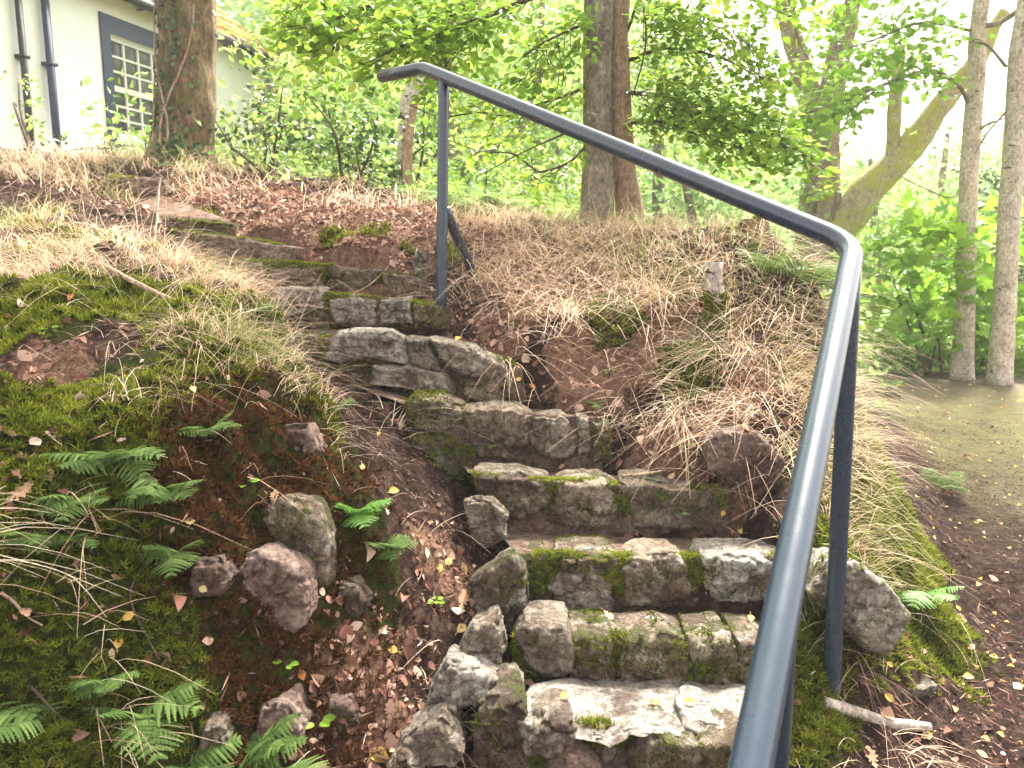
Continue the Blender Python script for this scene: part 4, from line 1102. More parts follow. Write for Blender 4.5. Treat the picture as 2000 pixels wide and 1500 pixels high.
twig([(1610,1375),(1680,1395),(1740,1415),(1815,1420)], .017, .012, 'half-buried pale root crossing the soil below the handrail post', M_bark_pale, 'root', 'tree_root', .004, .006)
twig([(425,510),(560,560),(700,560),(785,505)], .003, .002, 'long bleached straw-like stick across the upper blocks', lift=.05)
twig([(975,640),(1010,628),(1080,610)], .004, .003, 'short dark stick on the soil right of the upper steps', M_twig)
twig([(1215,935),(1260,930),(1300,918)], .006, .004, 'grey stick lying on the back of the curved step')
twig([(60,470,3.4),(150,520,3.2),(215,420,3.6),(330,375,4)], .003, .002, 'bare bramble stem arching over the dry grass at upper left', M_twig)

# ------------------------------------------------------------------ handrail
M_rail = NT('glossy_blue_black_paint')
f = M_rail.noise(60, 6, .7); f2 = M_rail.noise(14, 8, .75)
cc = M_rail.mix(M_rail.step(f2, .69, .72), (.018, .036, .058), (.10, .05, .035))
M_rail.bump(f, .05, .002)
rr = M_rail.n('ShaderNodeMapRange'); M_rail.l(f2, rr.inputs[0]); rr.inputs[3].default_value = .16; rr.inputs[4].default_value = .40
M_rail.l(rr.outputs[0], M_rail.b.inputs['Roughness'])
M_rail = M_rail.done(cc, .32, .7); 
for l in list(M_rail.node_tree.links):
    pass
A = W(745, 149, 3.50); B = W(827, 133, 3.34); Kk = W(1668, 478, 1.90)
c0 = W(1466, 1500, .86)
low = Kk + (c0 - Kk) * 1.45
hr = empty('handrail', W(1625, 1335, 1.90), 'blue-black tubular metal handrail with two bends following the stone steps', 'handrail')
def fillet(a, b, c, r, n=8):
    """round the corner b between a and c"""
    u = unit(a - b); v = unit(c - b); p = b + u * r; q = b + v * r
    return [p * (1 - t) ** 2 + 2 * b * t * (1 - t) + q * t * t for t in np.linspace(0, 1, n)]
pth = [A, A * .5 + B * .5] + fillet(A, B, Kk, .03, 5) + [B * (1 - t) + Kk * t for t in np.linspace(.1, .9, 9)] + fillet(B, Kk, low, .075, 10) + [Kk * (1 - t) + low * t for t in np.linspace(.12, 1, 10)]
RR = .0255
m = MB(); V, F3, F4 = tube(pth, RR, 28); m.add(V, F3=F3, F4=F4); m.build('rail', M_rail, hr)
def post(a, b, r=.021, nm='post', lab=None):
    P = [a * (1 - t) + b * t for t in np.linspace(0, 1, 12)]
    V, F3, F4 = tube(P, r, 20); m = MB(); m.add(V, F3=F3, F4=F4)
    o = m.build(nm, M_rail, hr)
    if lab: tag(o, lab)
t = .078; pt = B * (1 - t) + Kk * t
post(pt, W(861, 600, 3.22) - [0, 0, .05], .022, 'post', 'upper post')
post(W(869, 408, 3.225), W(935, 560, 3.55), .021, 'brace', 'slanting brace behind the upper post')
kp = Kk * .985 + low * .015
post(kp - [0, 0, .02], W(1625, 1345, 1.90) - [0, 0, .1], .022, 'post', 'lower post under the bend')
q = Kk + (c0 - Kk) * .82
post(q - [0, 0, .01], q + np.array([.02, .05, -.75]), .022, 'post', 'foremost post close to the camera')

# ------------------------------------------------------------------ old wooden posts and stake
def stump(path, r, mat, lab, name, top=None, bump=.008, seg=18, cat='post'):
    P = smooth_path(path, 14); c = P[0]
    root = empty(name, c, lab, cat)
    rad = np.array([r[0] + (r[1] - r[0]) * t for t in np.linspace(0, 1, 14)])
    V, F3, F4 = tube(P, rad, seg, True, bump, 14)
    m = MB(); m.add(V, F3=F3, F4=F4); m.build('wood', mat, root)
    return root, V, [F3, F4], P
r_, V, Fs, P = stump([W(1470, 560, 3.45), W(1474, 428, 3.45)], (.07, .062), M_bark_ivy, 'squat mossy old wooden post on the crest under the handrail', 'wooden_post', bump=.014)
coat(V, Fs, 20000, .72, r_, 5, .014)
r_, V, Fs, P = stump([W(1418, 560, 3.5), W(1424, 448, 3.5)], (.055, .03), M_bark_ivy, 'small broken mossy stump left of the squat wooden post', 'tree_stump', cat='stump', bump=.02)
coat(V, Fs, 20000, .6, r_, 6, .014)
r_, V, Fs, P = stump([W(1398, 650, 2.98), W(1398, 590, 2.98), W(1393, 552, 2.98), W(1395, 512, 2.98)], (.04, .033), M_bark_birch, 'short white birch stake with peeling bark on the right bank', 'birch_stake', bump=.004)
k = V[:, 2] < P[7][2]
coat(V[:, :] * 1, [f[(V[f][:, :, 2].max(1) < P[7][2])] for f in Fs], 26000, .4, r_, 7, .012)

# ------------------------------------------------------------------ cottage
HA, HK = -6.5, .29
HD = unit(np.array([HK, 1, 0.])); HN = np.array([HD[1], -HD[0], 0.])      # along the wall, out of the wall
H0 = np.array([HA, 0, 0.])
def onwall(px, py, off=0):
    d = ray(px, py); o = HA + off * HN[0] * (1 + HK * HK)
    t = o / (d[0] - HK * d[1]); p = np.array([0, 0, EYE]) + d * t
    return (p - H0).dot(HD), p[2]
def hp(s, z, off=0): return H0 + HD * s + HN * off + np.array([0, 0, z])
def hbox(m, s0, s1, z0, z1, o0, o1, rnd=.5):
    V = np.array([hp(s, z, o) for s in (s0, s1) for o in (o0, o1) for z in (z0, z1)])
    m.add(V, F4=[[0, 1, 3, 2], [4, 6, 7, 5], [0, 4, 5, 1], [2, 3, 7, 6], [0, 2, 6, 4], [1, 5, 7, 3]], rnd=rnd)
s_end = onwall(528, 200)[0]; s_a = onwall(-420, 200)[0]
zg = EYE + .45
e1 = onwall(180, 6); e2 = onwall(500, 92)
ze = .5 * (e1[1] + e2[1]) + .02
cot = empty('cottage', hp(s_end - 2, zg), 'white rendered cottage with slate-blue window surround and orange mossy roof', 'cottage')
M_render = plain_mat('white_roughcast', (.9, .91, .88), .9, .2, .5, 35, .08)
M_slate = plain_mat('slate_blue_paint', (.04, .055, .11), .5, .4, .1, 20, .2)
M_white = plain_mat('white_gloss_paint', (.8, .8, .78), .4, .5, 0, 20, .05)
M_iron = plain_mat('dark_iron', (.035, .03, .035), .5, .4, .1, 20, .3)
M_glass = plain_mat('window_glass', (.05, .045, .05), .08, .8, 0, 5, .4)
sm = NT('lichened_orange_tiles'); f = sm.noise(9, 8, .75)
c = sm.ramp(f, [(.16, .07, .03), (.48, .2, .05), (.62, .42, .08), (.5, .5, .12)], [.3, .45, .6, .75]); sm.bump(f, .7, .02)
M_tile = sm.done(c, .9, .2)
w0 = onwall(212, 64); w1 = onwall(333, 100); wb = onwall(214, 266)
s0, s1 = w0[0], w1[0]; zt, zb = w0[1], wb[1]
m = MB()
hbox(m, s_a, s0, zg - .6, ze, -.3, 0); hbox(m, s1, s_end, zg - .6, ze, -.3, 0)
hbox(m, s0, s1, zg - .6, zb, -.3, 0); hbox(m, s0, s1, zt, ze, -.3, 0)
hbox(m, s_end - .3, s_end, zg - .6, ze, -4.5, -.3)
hbox(m, s_a, s_a + .3, zg - .6, ze, -4.5, -.3)
# gable triangle at the far end
zr = ze + 1.9
V = np.array([hp(s_end - .3, ze, 0), hp(s_end, ze, 0), hp(s_end - .3, ze, -4.5), hp(s_end, ze, -4.5), hp(s_end - .3, zr - .05, -2.25), hp(s_end, zr - .05, -2.25)])
m.add(V, F3=[[0, 2, 4], [1, 5, 3]], F4=[[0, 4, 5, 1], [2, 3, 5, 4], [0, 1, 3, 2]])
m.build('wall', M_render, cot, smooth=False)
win = None
m = MB(); t_ = .085
hbox(m, s0 - .12, s0, zb - .05, zt + .17, .0, .022); hbox(m, s1, s1 + .12, zb - .05, zt + .17, 0, .022)
hbox(m, s0, s1, zt, zt + .17, 0, .022)
wo = m.build('window', M_slate, cot, smooth=False)
def sub(m, name, mat, par, smooth=False):
    V, Fs, r = m.get(); V = V - np.array(cot.location)
    o = bpy.data.objects.new(name, mesh_data(name, V, Fs, mat, r, smooth)); C.objects.link(o); o.parent = par; return o
m = MB(); fr = .045
hbox(m, s0, s0 + fr, zb, zt, -.1, -.04); hbox(m, s1 - fr, s1, zb, zt, -.1, -.04); hbox(m, s0 + fr, s1 - fr, zb, zb + .06, -.1, -.035); hbox(m, s0 + fr, s1 - fr, zt - .05, zt, -.1, -.04)
zm = (zb + zt) / 2 - .01
hbox(m, s0 + fr, s1 - fr, zm - .028, zm + .028, -.1, -.03)
for i in range(1, 4):
    s = s0 + fr + (s1 - s0 - 2 * fr) * i / 4; hbox(m, s - .011, s + .011, zb + .06, zm - .028, -.09, -.05); hbox(m, s - .011, s + .011, zm + .028, zt - .05, -.09, -.05)
for a, b in ((zb + .06, zm - .028), (zm + .028, zt - .05)):
    for i in (1, 2):
        z = a + (b - a) * i / 3; hbox(m, s0 + fr, s1 - fr, z - .011, z + .011, -.087, -.053)
sub(m, 'sash', M_white, wo)
m = MB(); hbox(m, s0 + .01, s1 - .01, zb + .01, zt - .01, -.078, -.07); sub(m, 'pane', M_glass, wo)
m = MB(); hbox(m, s0 - .05, s1 + .05, zb - .06, zb - .002, -.03, .05); sub(m, 'sill', M_white, wo)
# roof in courses of tiles
m = MB(); sr = s_end + .12; nc = 15
run = 2.25 + .18; rise = zr - ze + .12
for side in (1, -1):
    for i in range(nc):
        a, b = i / nc, (i + 1) / nc + .01
        o_a = .18 - run * a; o_b = .18 - run * b
        if side < 0: o_a = -4.5 - o_a; o_b = -4.5 - o_b
        z_a = ze - .06 + rise * a + .03; z_b = ze - .06 + rise * b
        s = s_a - .1; k = 0
        while s < sr - .02:
            e = min(s + .2, sr); jz = random.uniform(-.008, .012); jo = random.uniform(-.012, .012)
            V = np.array([hp(x, z + jz, o + jo) for x in (s + .004, e - .004) for (o, z) in ((o_a, z_a), (o_a, z_a - .025), (o_b, z_b), (o_b, z_b - .025))])
            m.add(V, F4=[[0, 4, 5, 1], [0, 2, 6, 4], [1, 5, 7, 3], [0, 1, 3, 2], [4, 6, 7, 5]], rnd=random.random()); s = e
m.build('roof', M_tile, cot, smooth=False)
m = MB()
V, F3, F4 = tube([hp(s_a, ze - .03, .23), hp(s_end + .1, ze - .06, .23)], .05, 12); m.add(V, F3=F3, F4=F4)
for px in (-80, 60, 178, 265, 345, 430, 500):
    s = onwall(px, 50)[0]; V, F3, F4 = tube([hp(s, ze - .033, .23), hp(s + .06, ze - .034, .23)], .064, 12); m.add(V, F3=F3, F4=F4)
    hbox(m, s + .02, s + .045, ze - .05, ze - .03, 0.01, .2)
m.build('gutter', M_iron, cot)
for px, r, mt, nm in ((34, .03, M_iron, 'drainpipe'), (86, .035, M_slate, 'downpipe')):
    s = onwall(px, 100)[0]; m = MB(); V, F3, F4 = tube([hp(s, zg - .2, .06), hp(s, ze - .05, .06)], r, 12); m.add(V, F3=F3, F4=F4)
    for z in (zg + .5, zg + 1.3): hbox(m, s - r * 1.3, s + r * 1.3, z, z + .03, .003, .06 + r * 1.2)
    m.build(nm, mt, cot)

# ------------------------------------------------------------------ trees
def sprays(Cn, D, L, nl, size, flat=.35, T=LEAF, sp=.35, hang=0.0):
    """leafy twigs: K of them, each a flat spray of nl alternate leaves"""
    K = len(Cn); D = unit(D)
    L = np.broadcast_to(np.asarray(L, float), (K,))
    up = unit(np.array([0, -.25, 1.0]) + rng.normal(0, flat, (K, 3)))
    S = unit(np.cross(D, up))
    t = (np.arange(nl) + .5) / nl
    sd = np.where(np.arange(nl) % 2, 1., -1.)
    reach = L[:, None] * sp * (1 - t ** 2)[None] * rng.uniform(.1, 1, (K, nl))
    P = Cn[:, None] + D[:, None] * (L[:, None] * t[None])[..., None] + S[:, None] * (sd[None] * reach)[..., None] - np.array([0, 0, 1]) * ((t ** 2)[None] * L[:, None] * .25)[..., None]
    P = P + rng.normal(0, size * .35, P.shape)
    ld = unit(D[:, None] * .7 + S[:, None] * sd[None, :, None] * .8 - np.array([0, 0, hang]) + rng.normal(0, .35, P.shape))
    nn = up[:, None] + rng.normal(0, .38, P.shape) + np.array([0, 0, .0])
    nn = unit(nn - ld * (nn * ld).sum(-1, keepdims=True))
    X = np.cross(ld, nn)
    Rm = np.stack([X, ld, nn], -1).reshape(-1, 3, 3)
    sz = size * rng.uniform(.65, 1.2, K * nl)
    V, F = inst(T[0], T[1], P.reshape(-1, 3), Rm, sz)
    r = np.repeat(np.clip(np.repeat(rng.normal(.5, .14, K), nl) + rng.normal(0, .16, K * nl), 0, 1), len(T[0]))
    return V, F, r
def blob_sprays(blobs_, dens, L, nl, size, T=LEAF, flat=.35, sp=.35, hang=0.):
    Cs = []; Ds = []
    for c, rad in blobs_:
        c = np.array(c); rad = np.array(rad) if np.ndim(rad) else np.array([rad] * 3)
        n = max(4, int(dens * (rad[0] * rad[2]) * 3.1))
        # uneven: a few lumps inside the blob
        lumps = c + unit(rng.normal(0, 1, (7, 3))) * rad * rng.uniform(.2, .85, (7, 1))
        k = rng.integers(0, 7, n)
        p = lumps[k] + rng.normal(0, .3, (n, 3)) * rad
        Cs.append(p); Ds.append(unit(p - c) * .7 + rng.normal(0, .5, (n, 3)) * [1, 1, .4])
    return sprays(np.concatenate(Cs), np.concatenate(Ds), L, nl, size, flat, T, sp, hang)
def px_blob(px, py, Y, rpx, squash=.8, deep=None):
    k = Y / FPX * 1.0
    return (W(px, py, Y), np.array([rpx * k, (deep or rpx * k), rpx * k * squash]))
def make_tree(name, trunk, r, bark, label, cat='tree', crown=None, leafmat=None, dens=40, L=.4, nl=10, size=.07, T=LEAF, limbs=(), group=None, seed=0, bump=.02, flare=0, twn=.05, seg=20, tname='trunk', hang=0., flat=.35):
    P = smooth_path(trunk, 40)
    root = empty(name, P[0], label, cat, group)
    rad = np.interp(np.linspace(0, 1, 40), np.linspace(0, 1, len(r)), r)
    fl = np.exp(-np.linspace(0, 1, 40) * 28) * flare
    V, F3, F4 = tube(P, rad, seg, True, bump, 5, seed, fl); m = MB(); m.add(V, F3=F3, F4=F4); m.build(tname, bark, root)
    for lb in limbs:
        q = smooth_path(lb[0], 24)
        V, F3, F4 = tube(q, np.interp(np.linspace(0, 1, 24), np.linspace(0, 1, len(lb[1])), lb[1]), 10, True, lb[1][0] * .3, 7, seed + 3)
        m = MB(); m.add(V, F3=F3, F4=F4); m.build('branch', lb[2] if len(lb) > 2 else bark, root)
        if len(lb) > 3: coat(V, [F4], lb[3], .42, root, 4, .05, .45)
    if crown:
        V, F, rr_ = blob_sprays(crown, dens, L, nl, size, T, hang=hang, flat=flat)
        m = MB(); m.add(V, F3=F[0], rnd=rr_); m.build('crown', leafmat, root, smooth=False)
    return root
def bough_leaves(paths, mat, root, step=.06, L=.3, nl=10, size=.05, T=LEAF, updown=.08, flat=.25, hang=0., start=.15, name='foliage', sp=.35):
    Cs, Ds = [], []; tw = MB()
    for p in paths:
        q = smooth_path(p, 80); ln = np.linalg.norm(np.diff(q, axis=0), axis=1).sum(); n = int(ln / step)
        for t in np.linspace(start, 1, n):
            i = min(78, int(t * 79)); d = unit(q[i + 1] - q[i]); s = unit(np.cross(d, [0, 0, 1])) * random.choice((-1, 1))
            c = q[i] + rng.normal(0, .01, 3) + np.array([0, 0, rng.normal(0, updown)])
            dd = unit(d * .8 + s * rng.uniform(.3, 1.2) + np.array([0, 0, rng.normal(-.08, .15)]))
            Cs.append(c); Ds.append(dd)
            V, F3, F4 = tube([q[i], c * .6 + q[i] * .4 + dd * L * .3, c + dd * L * .8], [.003, .002, .001], 4, False); tw.add(V, F4=F4)
    V, F, r = sprays(np.array(Cs), np.array(Ds), L * rng.uniform(.6, 1.2, len(Cs)), nl, size, flat, T, sp, hang)
    m = MB(); m.add(V, F3=F[0], rnd=r); m.build(name, mat, root, smooth=False)
    tag(tw.build('twigs', M_twig, root), kind='stuff')

def up(p, dz, dx=0, dy=0): return np.array(p) + [dx, dy, dz]
def base(px, py, Y):
    p = W(px, py, Y); p[2] = gz([p[0]], [p[1]])[0] - .05; return p

# the ivy-clad tree in front of the cottage
b = W(362, 322, 5.45); b[2] = gz([b[0]], [b[1]])[0] - .05
trk = [b, W(361, 260, 5.45), W(366, 150, 5.45), W(366, 0, 5.45), up(W(366, 0, 5.45), 1.5, -.1), up(W(366, 0, 5.45), 4, -.3)]
top = trk[-1]
ivy_tree = make_tree('ivy_clad_tree', trk, [.215, .18, .175, .175, .16, .08], M_bark_ivy, 'thick brown-barked tree with ivy on its trunk standing in front of the cottage window',
    crown=[(up(top, .5), 2.2), (up(top, 0, 1.2, -.6), 1.2)], leafmat=M_beech, dens=26, L=.5, nl=9, size=.09, bump=.045, flare=.45, seg=64)
iv = MB(); nI = 1500
tt = rng.random(nI) ** 1.5; P = smooth_path(trk[:4], 200)[(tt * 199).astype(int)]
an = rng.normal(-math.pi / 2 - .5, .55, nI) + np.sin(tt * 9) * .4
k = rng.random(nI) < (.35 + .65 * (tt < .22)) ; 
nr = np.stack([np.cos(an), np.sin(an), np.zeros(nI)], 1); rr_ = np.interp(tt, [0, .1, .3, 1], [.27, .225, .2, .2])
pos = P + nr * rr_[:, None]; pos, nr2 = pos[k], nr[k]
hh = nr2 + rng.normal(0, .35, nr2.shape)
V, F = inst(MAPLE[0], MAPLE[1], pos, basis(hh, math.pi + rng.normal(0, .7, len(pos))), rng.uniform(.02, .042, len(pos)))
m = MB(); m.add(V, F3=F[0], rnd=np.repeat(rng.random(len(pos)), 17))
for a0, sw in ((-2.2, .5), (-1.5, -.5), (-2.6, .2)):
    q = []
    for t in np.linspace(0, .95, 30):
        c = smooth_path(trk[:4], 100)[int(t * 99)]; a = a0 + sw * math.sin(t * 5); r0 = np.interp(t, [0, .1, .3, 1], [.26, .215, .195, .195])
        q.append(c + np.array([math.cos(a), math.sin(a), 0]) * (r0 + .004))
    V, F3, F4 = tube(q, np.linspace(.012, .004, 30), 6); m2 = MB(); m2.add(V, F3=F3, F4=F4); m2.build('ivy_stem', M_deadwood, ivy_tree)
m.build('ivy', M_dark, ivy_tree, smooth=False)

# the two young beeches
b = base(1165, 447, 4.6)
A_t = [b, W(1166, 420, 4.6), W(1168, 300, 4.6), W(1166, 150, 4.6), W(1170, 0, 4.6), up(W(1170, 0, 4.6), 1.5, .05), up(W(1170, 0, 4.6), 3.5, .1)]
la = [([W(1148, 168, 4.58), W(1100, 188, 4.5), W(1040, 208, 4.4), W(1000, 226, 4.35), W(930, 220, 4.3), W(860, 228, 4.3), W(800, 205, 4.3)], [.009, .006, .003], M_twig),
      ([W(1142, 288, 4.58), W(1110, 318, 4.5), W(1060, 335, 4.45), W(1040, 328, 4.4), W(1000, 300, 4.4), W(940, 296, 4.35), W(880, 275, 4.35)], [.009, .006, .002], M_twig),
      ([W(1150, 240, 4.58), W(1100, 262, 4.5), W(1020, 298, 4.45), W(960, 330, 4.4), W(930, 345, 4.4)], [.007, .004, .002], M_twig),
      ([W(1150, -60, 4.58), W(1050, -10, 4.4), W(930, 40, 4.2), W(840, 70, 4.1), W(770, 95, 4.0)], [.02, .012, .004], M_twig),
      ([W(1150, -120, 4.58), W(1000, -70, 4.5), W(850, -25, 4.4), W(700, 20, 4.3), W(600, 60, 4.3)], [.02, .012, .004], M_twig),
      ([W(1160, 40, 4.58), W(1110, 60, 4.45), W(1050, 90, 4.3), W(1000, 130, 4.2)], [.01, .006, .003], M_twig)]
tA = make_tree('beech_tree', A_t, [.115, .10, .085, .08, .08, .07, .03], M_bark_dark, 'darker left trunk of the two young beeches on the crest, blotched with lichen', group='two young beeches', limbs=la,
   crown=[(up(A_t[-1], .2, -.6), 1.5), (up(A_t[-1], -.3, .3, .5), 1.3)], leafmat=M_beech, dens=34, L=.4, nl=10, size=.06, bump=.006, flare=.3)
bough_leaves([la[3][0], la[4][0], [W(1000, -40, 4.3), W(900, 20, 4.2), W(820, 60, 4.1), W(740, 70, 4.1)], [W(900, -60, 4.6), W(780, 0, 4.5), W(690, 45, 4.4), W(650, 100, 4.4)],
   [W(1050, -40, 4.4), W(960, 40, 4.3), W(900, 90, 4.2), W(870, 130, 4.2)], [W(750, -60, 4.4), W(650, -20, 4.4), W(560, 25, 4.4)]], M_beech, tA, .03, .30, 12, .056, flat=.3, start=.25, updown=.05)
bough_leaves([la[0][0][:5], la[1][0][:4]], M_beech, tA, .045, .26, 12, .05, flat=.3, start=.05, updown=.05)
b = base(1238, 450, 4.7)
B_t = [b, W(1228, 400, 4.7), W(1218, 330, 4.7), W(1210, 200, 4.7), W(1207, 100, 4.7), W(1209, 0, 4.7), up(W(1209, 0, 4.7), 1.5, .1), up(W(1209, 0, 4.7), 3.4, .4)]
lb = [([W(1222, 180, 4.68), W(1300, 190, 4.6), W(1380, 225, 4.5), W(1480, 262, 4.3), W(1590, 312, 4.1)], [.012, .008, .003], M_twig),
      ([W(1222, 120, 4.68), W(1300, 95, 4.6), W(1400, 110, 4.5), W(1500, 160, 4.4)], [.012, .007, .003], M_twig),
      ([W(1226, 60, 4.68), W(1250, 0, 4.6), W(1262, 60, 4.5), W(1255, 120, 4.5), W(1235, 190, 4.5)], [.008, .006, .004], M_twig),
      ([W(1225, 240, 4.68), W(1300, 240, 4.5), W(1380, 270, 4.4), W(1460, 290, 4.3)], [.01, .007, .003], M_twig),
      ([W(1220, -60, 4.68), W(1330, -60, 4.6), W(1450, -10, 4.5), W(1560, 40, 4.4)], [.016, .01, .004], M_twig)]
tB = make_tree('beech_tree', B_t, [.095, .08, .073, .068, .066, .064, .055, .025], M_bark_tan, 'smooth tan right trunk of the two young beeches, curving out at its foot', group='two young beeches', limbs=lb,
   crown=[(up(B_t[-1], .2, .8, -.4), 1.4), (up(B_t[-1], -.2, 0, .6), 1.2)], leafmat=M_beech, dens=34, L=.4, nl=10, size=.06, bump=.004, flare=.35)
bough_leaves([lb[0][0], lb[3][0], [W(1240, 200, 4.6), W(1330, 215, 4.5), W(1430, 245, 4.4), W(1540, 290, 4.2)], [W(1250, 150, 4.6), W(1330, 160, 4.5), W(1430, 205, 4.4), W(1510, 240, 4.3)]], M_beech, tB, .024, .26, 12, .05, flat=.3, start=.06, updown=.05)
bough_leaves([lb[1][0], lb[4][0], [W(1230, 20, 4.6), W(1300, 20, 4.5), W(1400, 50, 4.5), W(1470, 90, 4.4)], [W(1240, 70, 4.6), W(1330, 60, 4.5), W(1430, 80, 4.5), W(1510, 120, 4.4)], [W(1230, 100, 4.6), W(1290, 60, 4.5), W(1360, 10, 4.5)], [W(1150, 20, 4.55), W(1100, 60, 4.4), W(1050, 120, 4.3)], [W(1150, 90, 4.55), W(1090, 130, 4.4), W(1030, 150, 4.3), W(950, 170, 4.2)]], M_beech, tB, .026, .28, 11, .052, flat=.35, start=.05, updown=.09)

# pale trees beyond the path
def pale(ptsp, r, label, limbs, seed):
    b = base(*ptsp[0]); return make_tree('pale_barked_tree', [b] + [W(*q) for q in ptsp[1:]] + [up(W(*ptsp[-1]), 2.5, .2)], r, M_bark_pale, label, group='pale trees beside the path', limbs=limbs,
        crown=[(up(W(*ptsp[-1]), 2.6, .2), 1.8)], leafmat=M_maple, dens=18, L=.5, nl=9, size=.11, T=MAPLE, bump=.012, seed=seed, flare=.25)
lC = [([W(1893, 205, 8), W(1870, 165, 7.9), W(1815, 138, 7.7), W(1720, 168, 7.5), W(1640, 200, 7.2), W(1560, 225, 7), W(1490, 243, 6.8)], [.022, .016, .006], M_bark_dark),
      ([W(1900, 270, 8), W(1925, 245, 7.9), W(1965, 230, 7.8)], [.014, .008], M_bark_dark),
      ([W(1720, 168, 7.5), W(1660, 215, 7.3), W(1600, 240, 7.1), W(1550, 262, 7)], [.009, .004], M_bark_dark),
      ([W(1900, 60, 8), W(1800, 45, 7.8), W(1700, 80, 7.6), W(1600, 110, 7.4)], [.016, .006], M_bark_dark),
      ([W(1905, 50, 8), W(1950, 45, 7.9), W(2005, 10, 7.8)], [.03, .02], M_bark_dark),
      ([W(1885, 340, 8), W(1860, 385, 7.8), W(1800, 365, 7.7), W(1755, 342, 7.6)], [.01, .006], M_bark_mossy)]
tC = pale([(1880, 735, 8.0), (1885, 600, 8), (1888, 470, 8), (1893, 330, 8), (1908, 150, 8), (1917, 0, 8)], [.105, .095, .09, .085, .08, .075, .04], 'left of the two pale trunks beside the path, with a long arching branch', lC, 1)
bough_leaves([lC[0][0], lC[2][0], [W(1860, 150, 7.9), W(1760, 120, 7.7), W(1660, 150, 7.5), W(1560, 190, 7.2)]], M_maple, tC, .055, .32, 6, .085, MAPLE, flat=.35, hang=.5, start=.2, updown=.09)
bough_leaves([lC[3][0], [W(1900, 0, 8), W(1800, -10, 7.8), W(1700, 20, 7.6), W(1600, 40, 7.5)], [W(1900, 90, 8), W(1820, 85, 7.8), W(1740, 110, 7.7)]], M_maple, tC, .055, .36, 6, .085, MAPLE, flat=.35, hang=.4, start=.1, updown=.12)
lD = [([W(1965, 130, 7.6), W(1930, 90, 7.5), W(1900, 80, 7.4)], [.016, .008], M_bark_dark), ([W(1963, 220, 7.6), W(1930, 258, 7.5), W(1905, 300, 7.4)], [.012, .006], M_bark_dark)]
tD = pale([(1952, 745, 7.6), (1962, 600, 7.6), (1970, 440, 7.6), (1980, 300, 7.6), (1988, 150, 7.6), (2005, 0, 7.6)], [.11, .1, .097, .093, .088, .08, .05], 'right-hand pale trunk at the very edge of the path, with dark knots', lD, 2)

# mossy forked tree with a leaning limb
b = base(1585, 600, 9.5)
lE = [([W(1605, 300, 9.5), W(1585, 200, 9.5), W(1562, 120, 9.5), W(1530, 0, 9.5), up(W(1530, 0, 9.5), 2, -.4)], [.17, .15, .13, .11, .05], M_bark_mossy),
      ([W(1608, 310, 9.5), W(1622, 200, 9.5), W(1640, 100, 9.5), W(1665, 0, 9.5), up(W(1665, 0, 9.5), 2, .3)], [.17, .14, .12, .10, .05], M_bark_mossy),
      ([W(1615, 490, 9.4), W(1660, 425, 9.3), W(1700, 365, 9.2), W(1760, 305, 9.1), W(1800, 255, 9.0), W(1850, 190, 8.9), W(1905, 120, 8.8), W(1960, 20, 8.7)], [.20, .19, .18, .165, .14, .12, .09, .06], M_bark_moss2),
      ([W(1745, 320, 9.1), W(1745, 260, 9.1), W(1752, 180, 9.1), W(1760, 90, 9.1)], [.11, .08, .07, .05], M_bark_moss2)]
tE = make_tree('forked_tree', [b, W(1592, 520, 9.5), W(1598, 440, 9.5), W(1603, 380, 9.5), W(1606, 300, 9.5)], [.34, .29, .26, .24, .2], M_bark_mossy, 'big mossy tree forking into two stems, one limb leaning far to the right', limbs=lE,
   crown=[px_blob(1600, -150, 9.5, 260), px_blob(1760, 60, 9.3, 110), px_blob(1650, 30, 9.4, 90), px_blob(1890, 110, 8.8, 80), px_blob(1830, 190, 8.9, 45)], leafmat=M_midleaf, dens=14, L=.5, nl=9, size=.10, bump=.03, flare=.5, seg=28)

# leaning birch and snapped stem left of the handrail
b = base(790, 420, 6.2)
make_tree('leaning_birch', [b, W(792, 300, 6.2), W(800, 195, 6.2), W(835, 150, 6.2), W(868, 95, 6.2), W(915, 25, 6.2), up(W(960, -40, 6.2), .3, .3)], [.07, .06, .065, .06, .055, .05, .03], M_bark_birch,
   'thin dark and white birch leaning right behind the top of the handrail', crown=[px_blob(1000, -160, 6.2, 130)], leafmat=M_beech, dens=16, L=.4, size=.06, bump=.01)
b = base(795, 385, 5.3)
r_, V, Fs, P = stump([b, W(796, 300, 5.3), W(803, 240, 5.3), W(812, 195, 5.3)], (.034, .022), M_deadwood, 'snapped pale dead stem standing in the shrubs left of the handrail post', 'dead_stem', cat='dead tree', bump=.006)

# shrubs along the crest
def shrub(name, px, py, Y, bl, mat, label, cat='shrub', dens=60, size=.05, L=.25, nl=8, T=LEAF, stems=4, flat=.6, group=None):
    b = base(px, py, Y); root = empty(name, b, label, cat, group)
    B = [px_blob(*q) for q in bl]
    for k in range(stems):
        c, r = B[k % len(B)]; e = c + rng.normal(0, .4, 3) * r
        V, F3, F4 = tube(smooth_path([b + rng.normal(0, .04, 3) * [1, 1, 0], b * .5 + e * .5 + rng.normal(0, .06, 3), e], 10), np.linspace(.014, .004, 10), 6); m = MB(); m.add(V, F3=F3, F4=F4); m.build('stem', M_twig, root)
    V, F, r = blob_sprays(B, dens, L, nl, size, T, flat)
    m = MB(); m.add(V, F3=F[0], rnd=r); m.build('foliage', mat, root, smooth=False)
shrub('holly_bush', 520, 380, 5.5, [(470,240,5.5,45),(450,290,5.5,40),(560,170,5.5,45),(570,230,5.5,45),(520,300,5.5,45),(500,240,5.6,40)], M_dark, 'dark sparse holly bush between the ivy-clad tree and the cottage end', dens=170, size=.042, L=.16, stems=8)
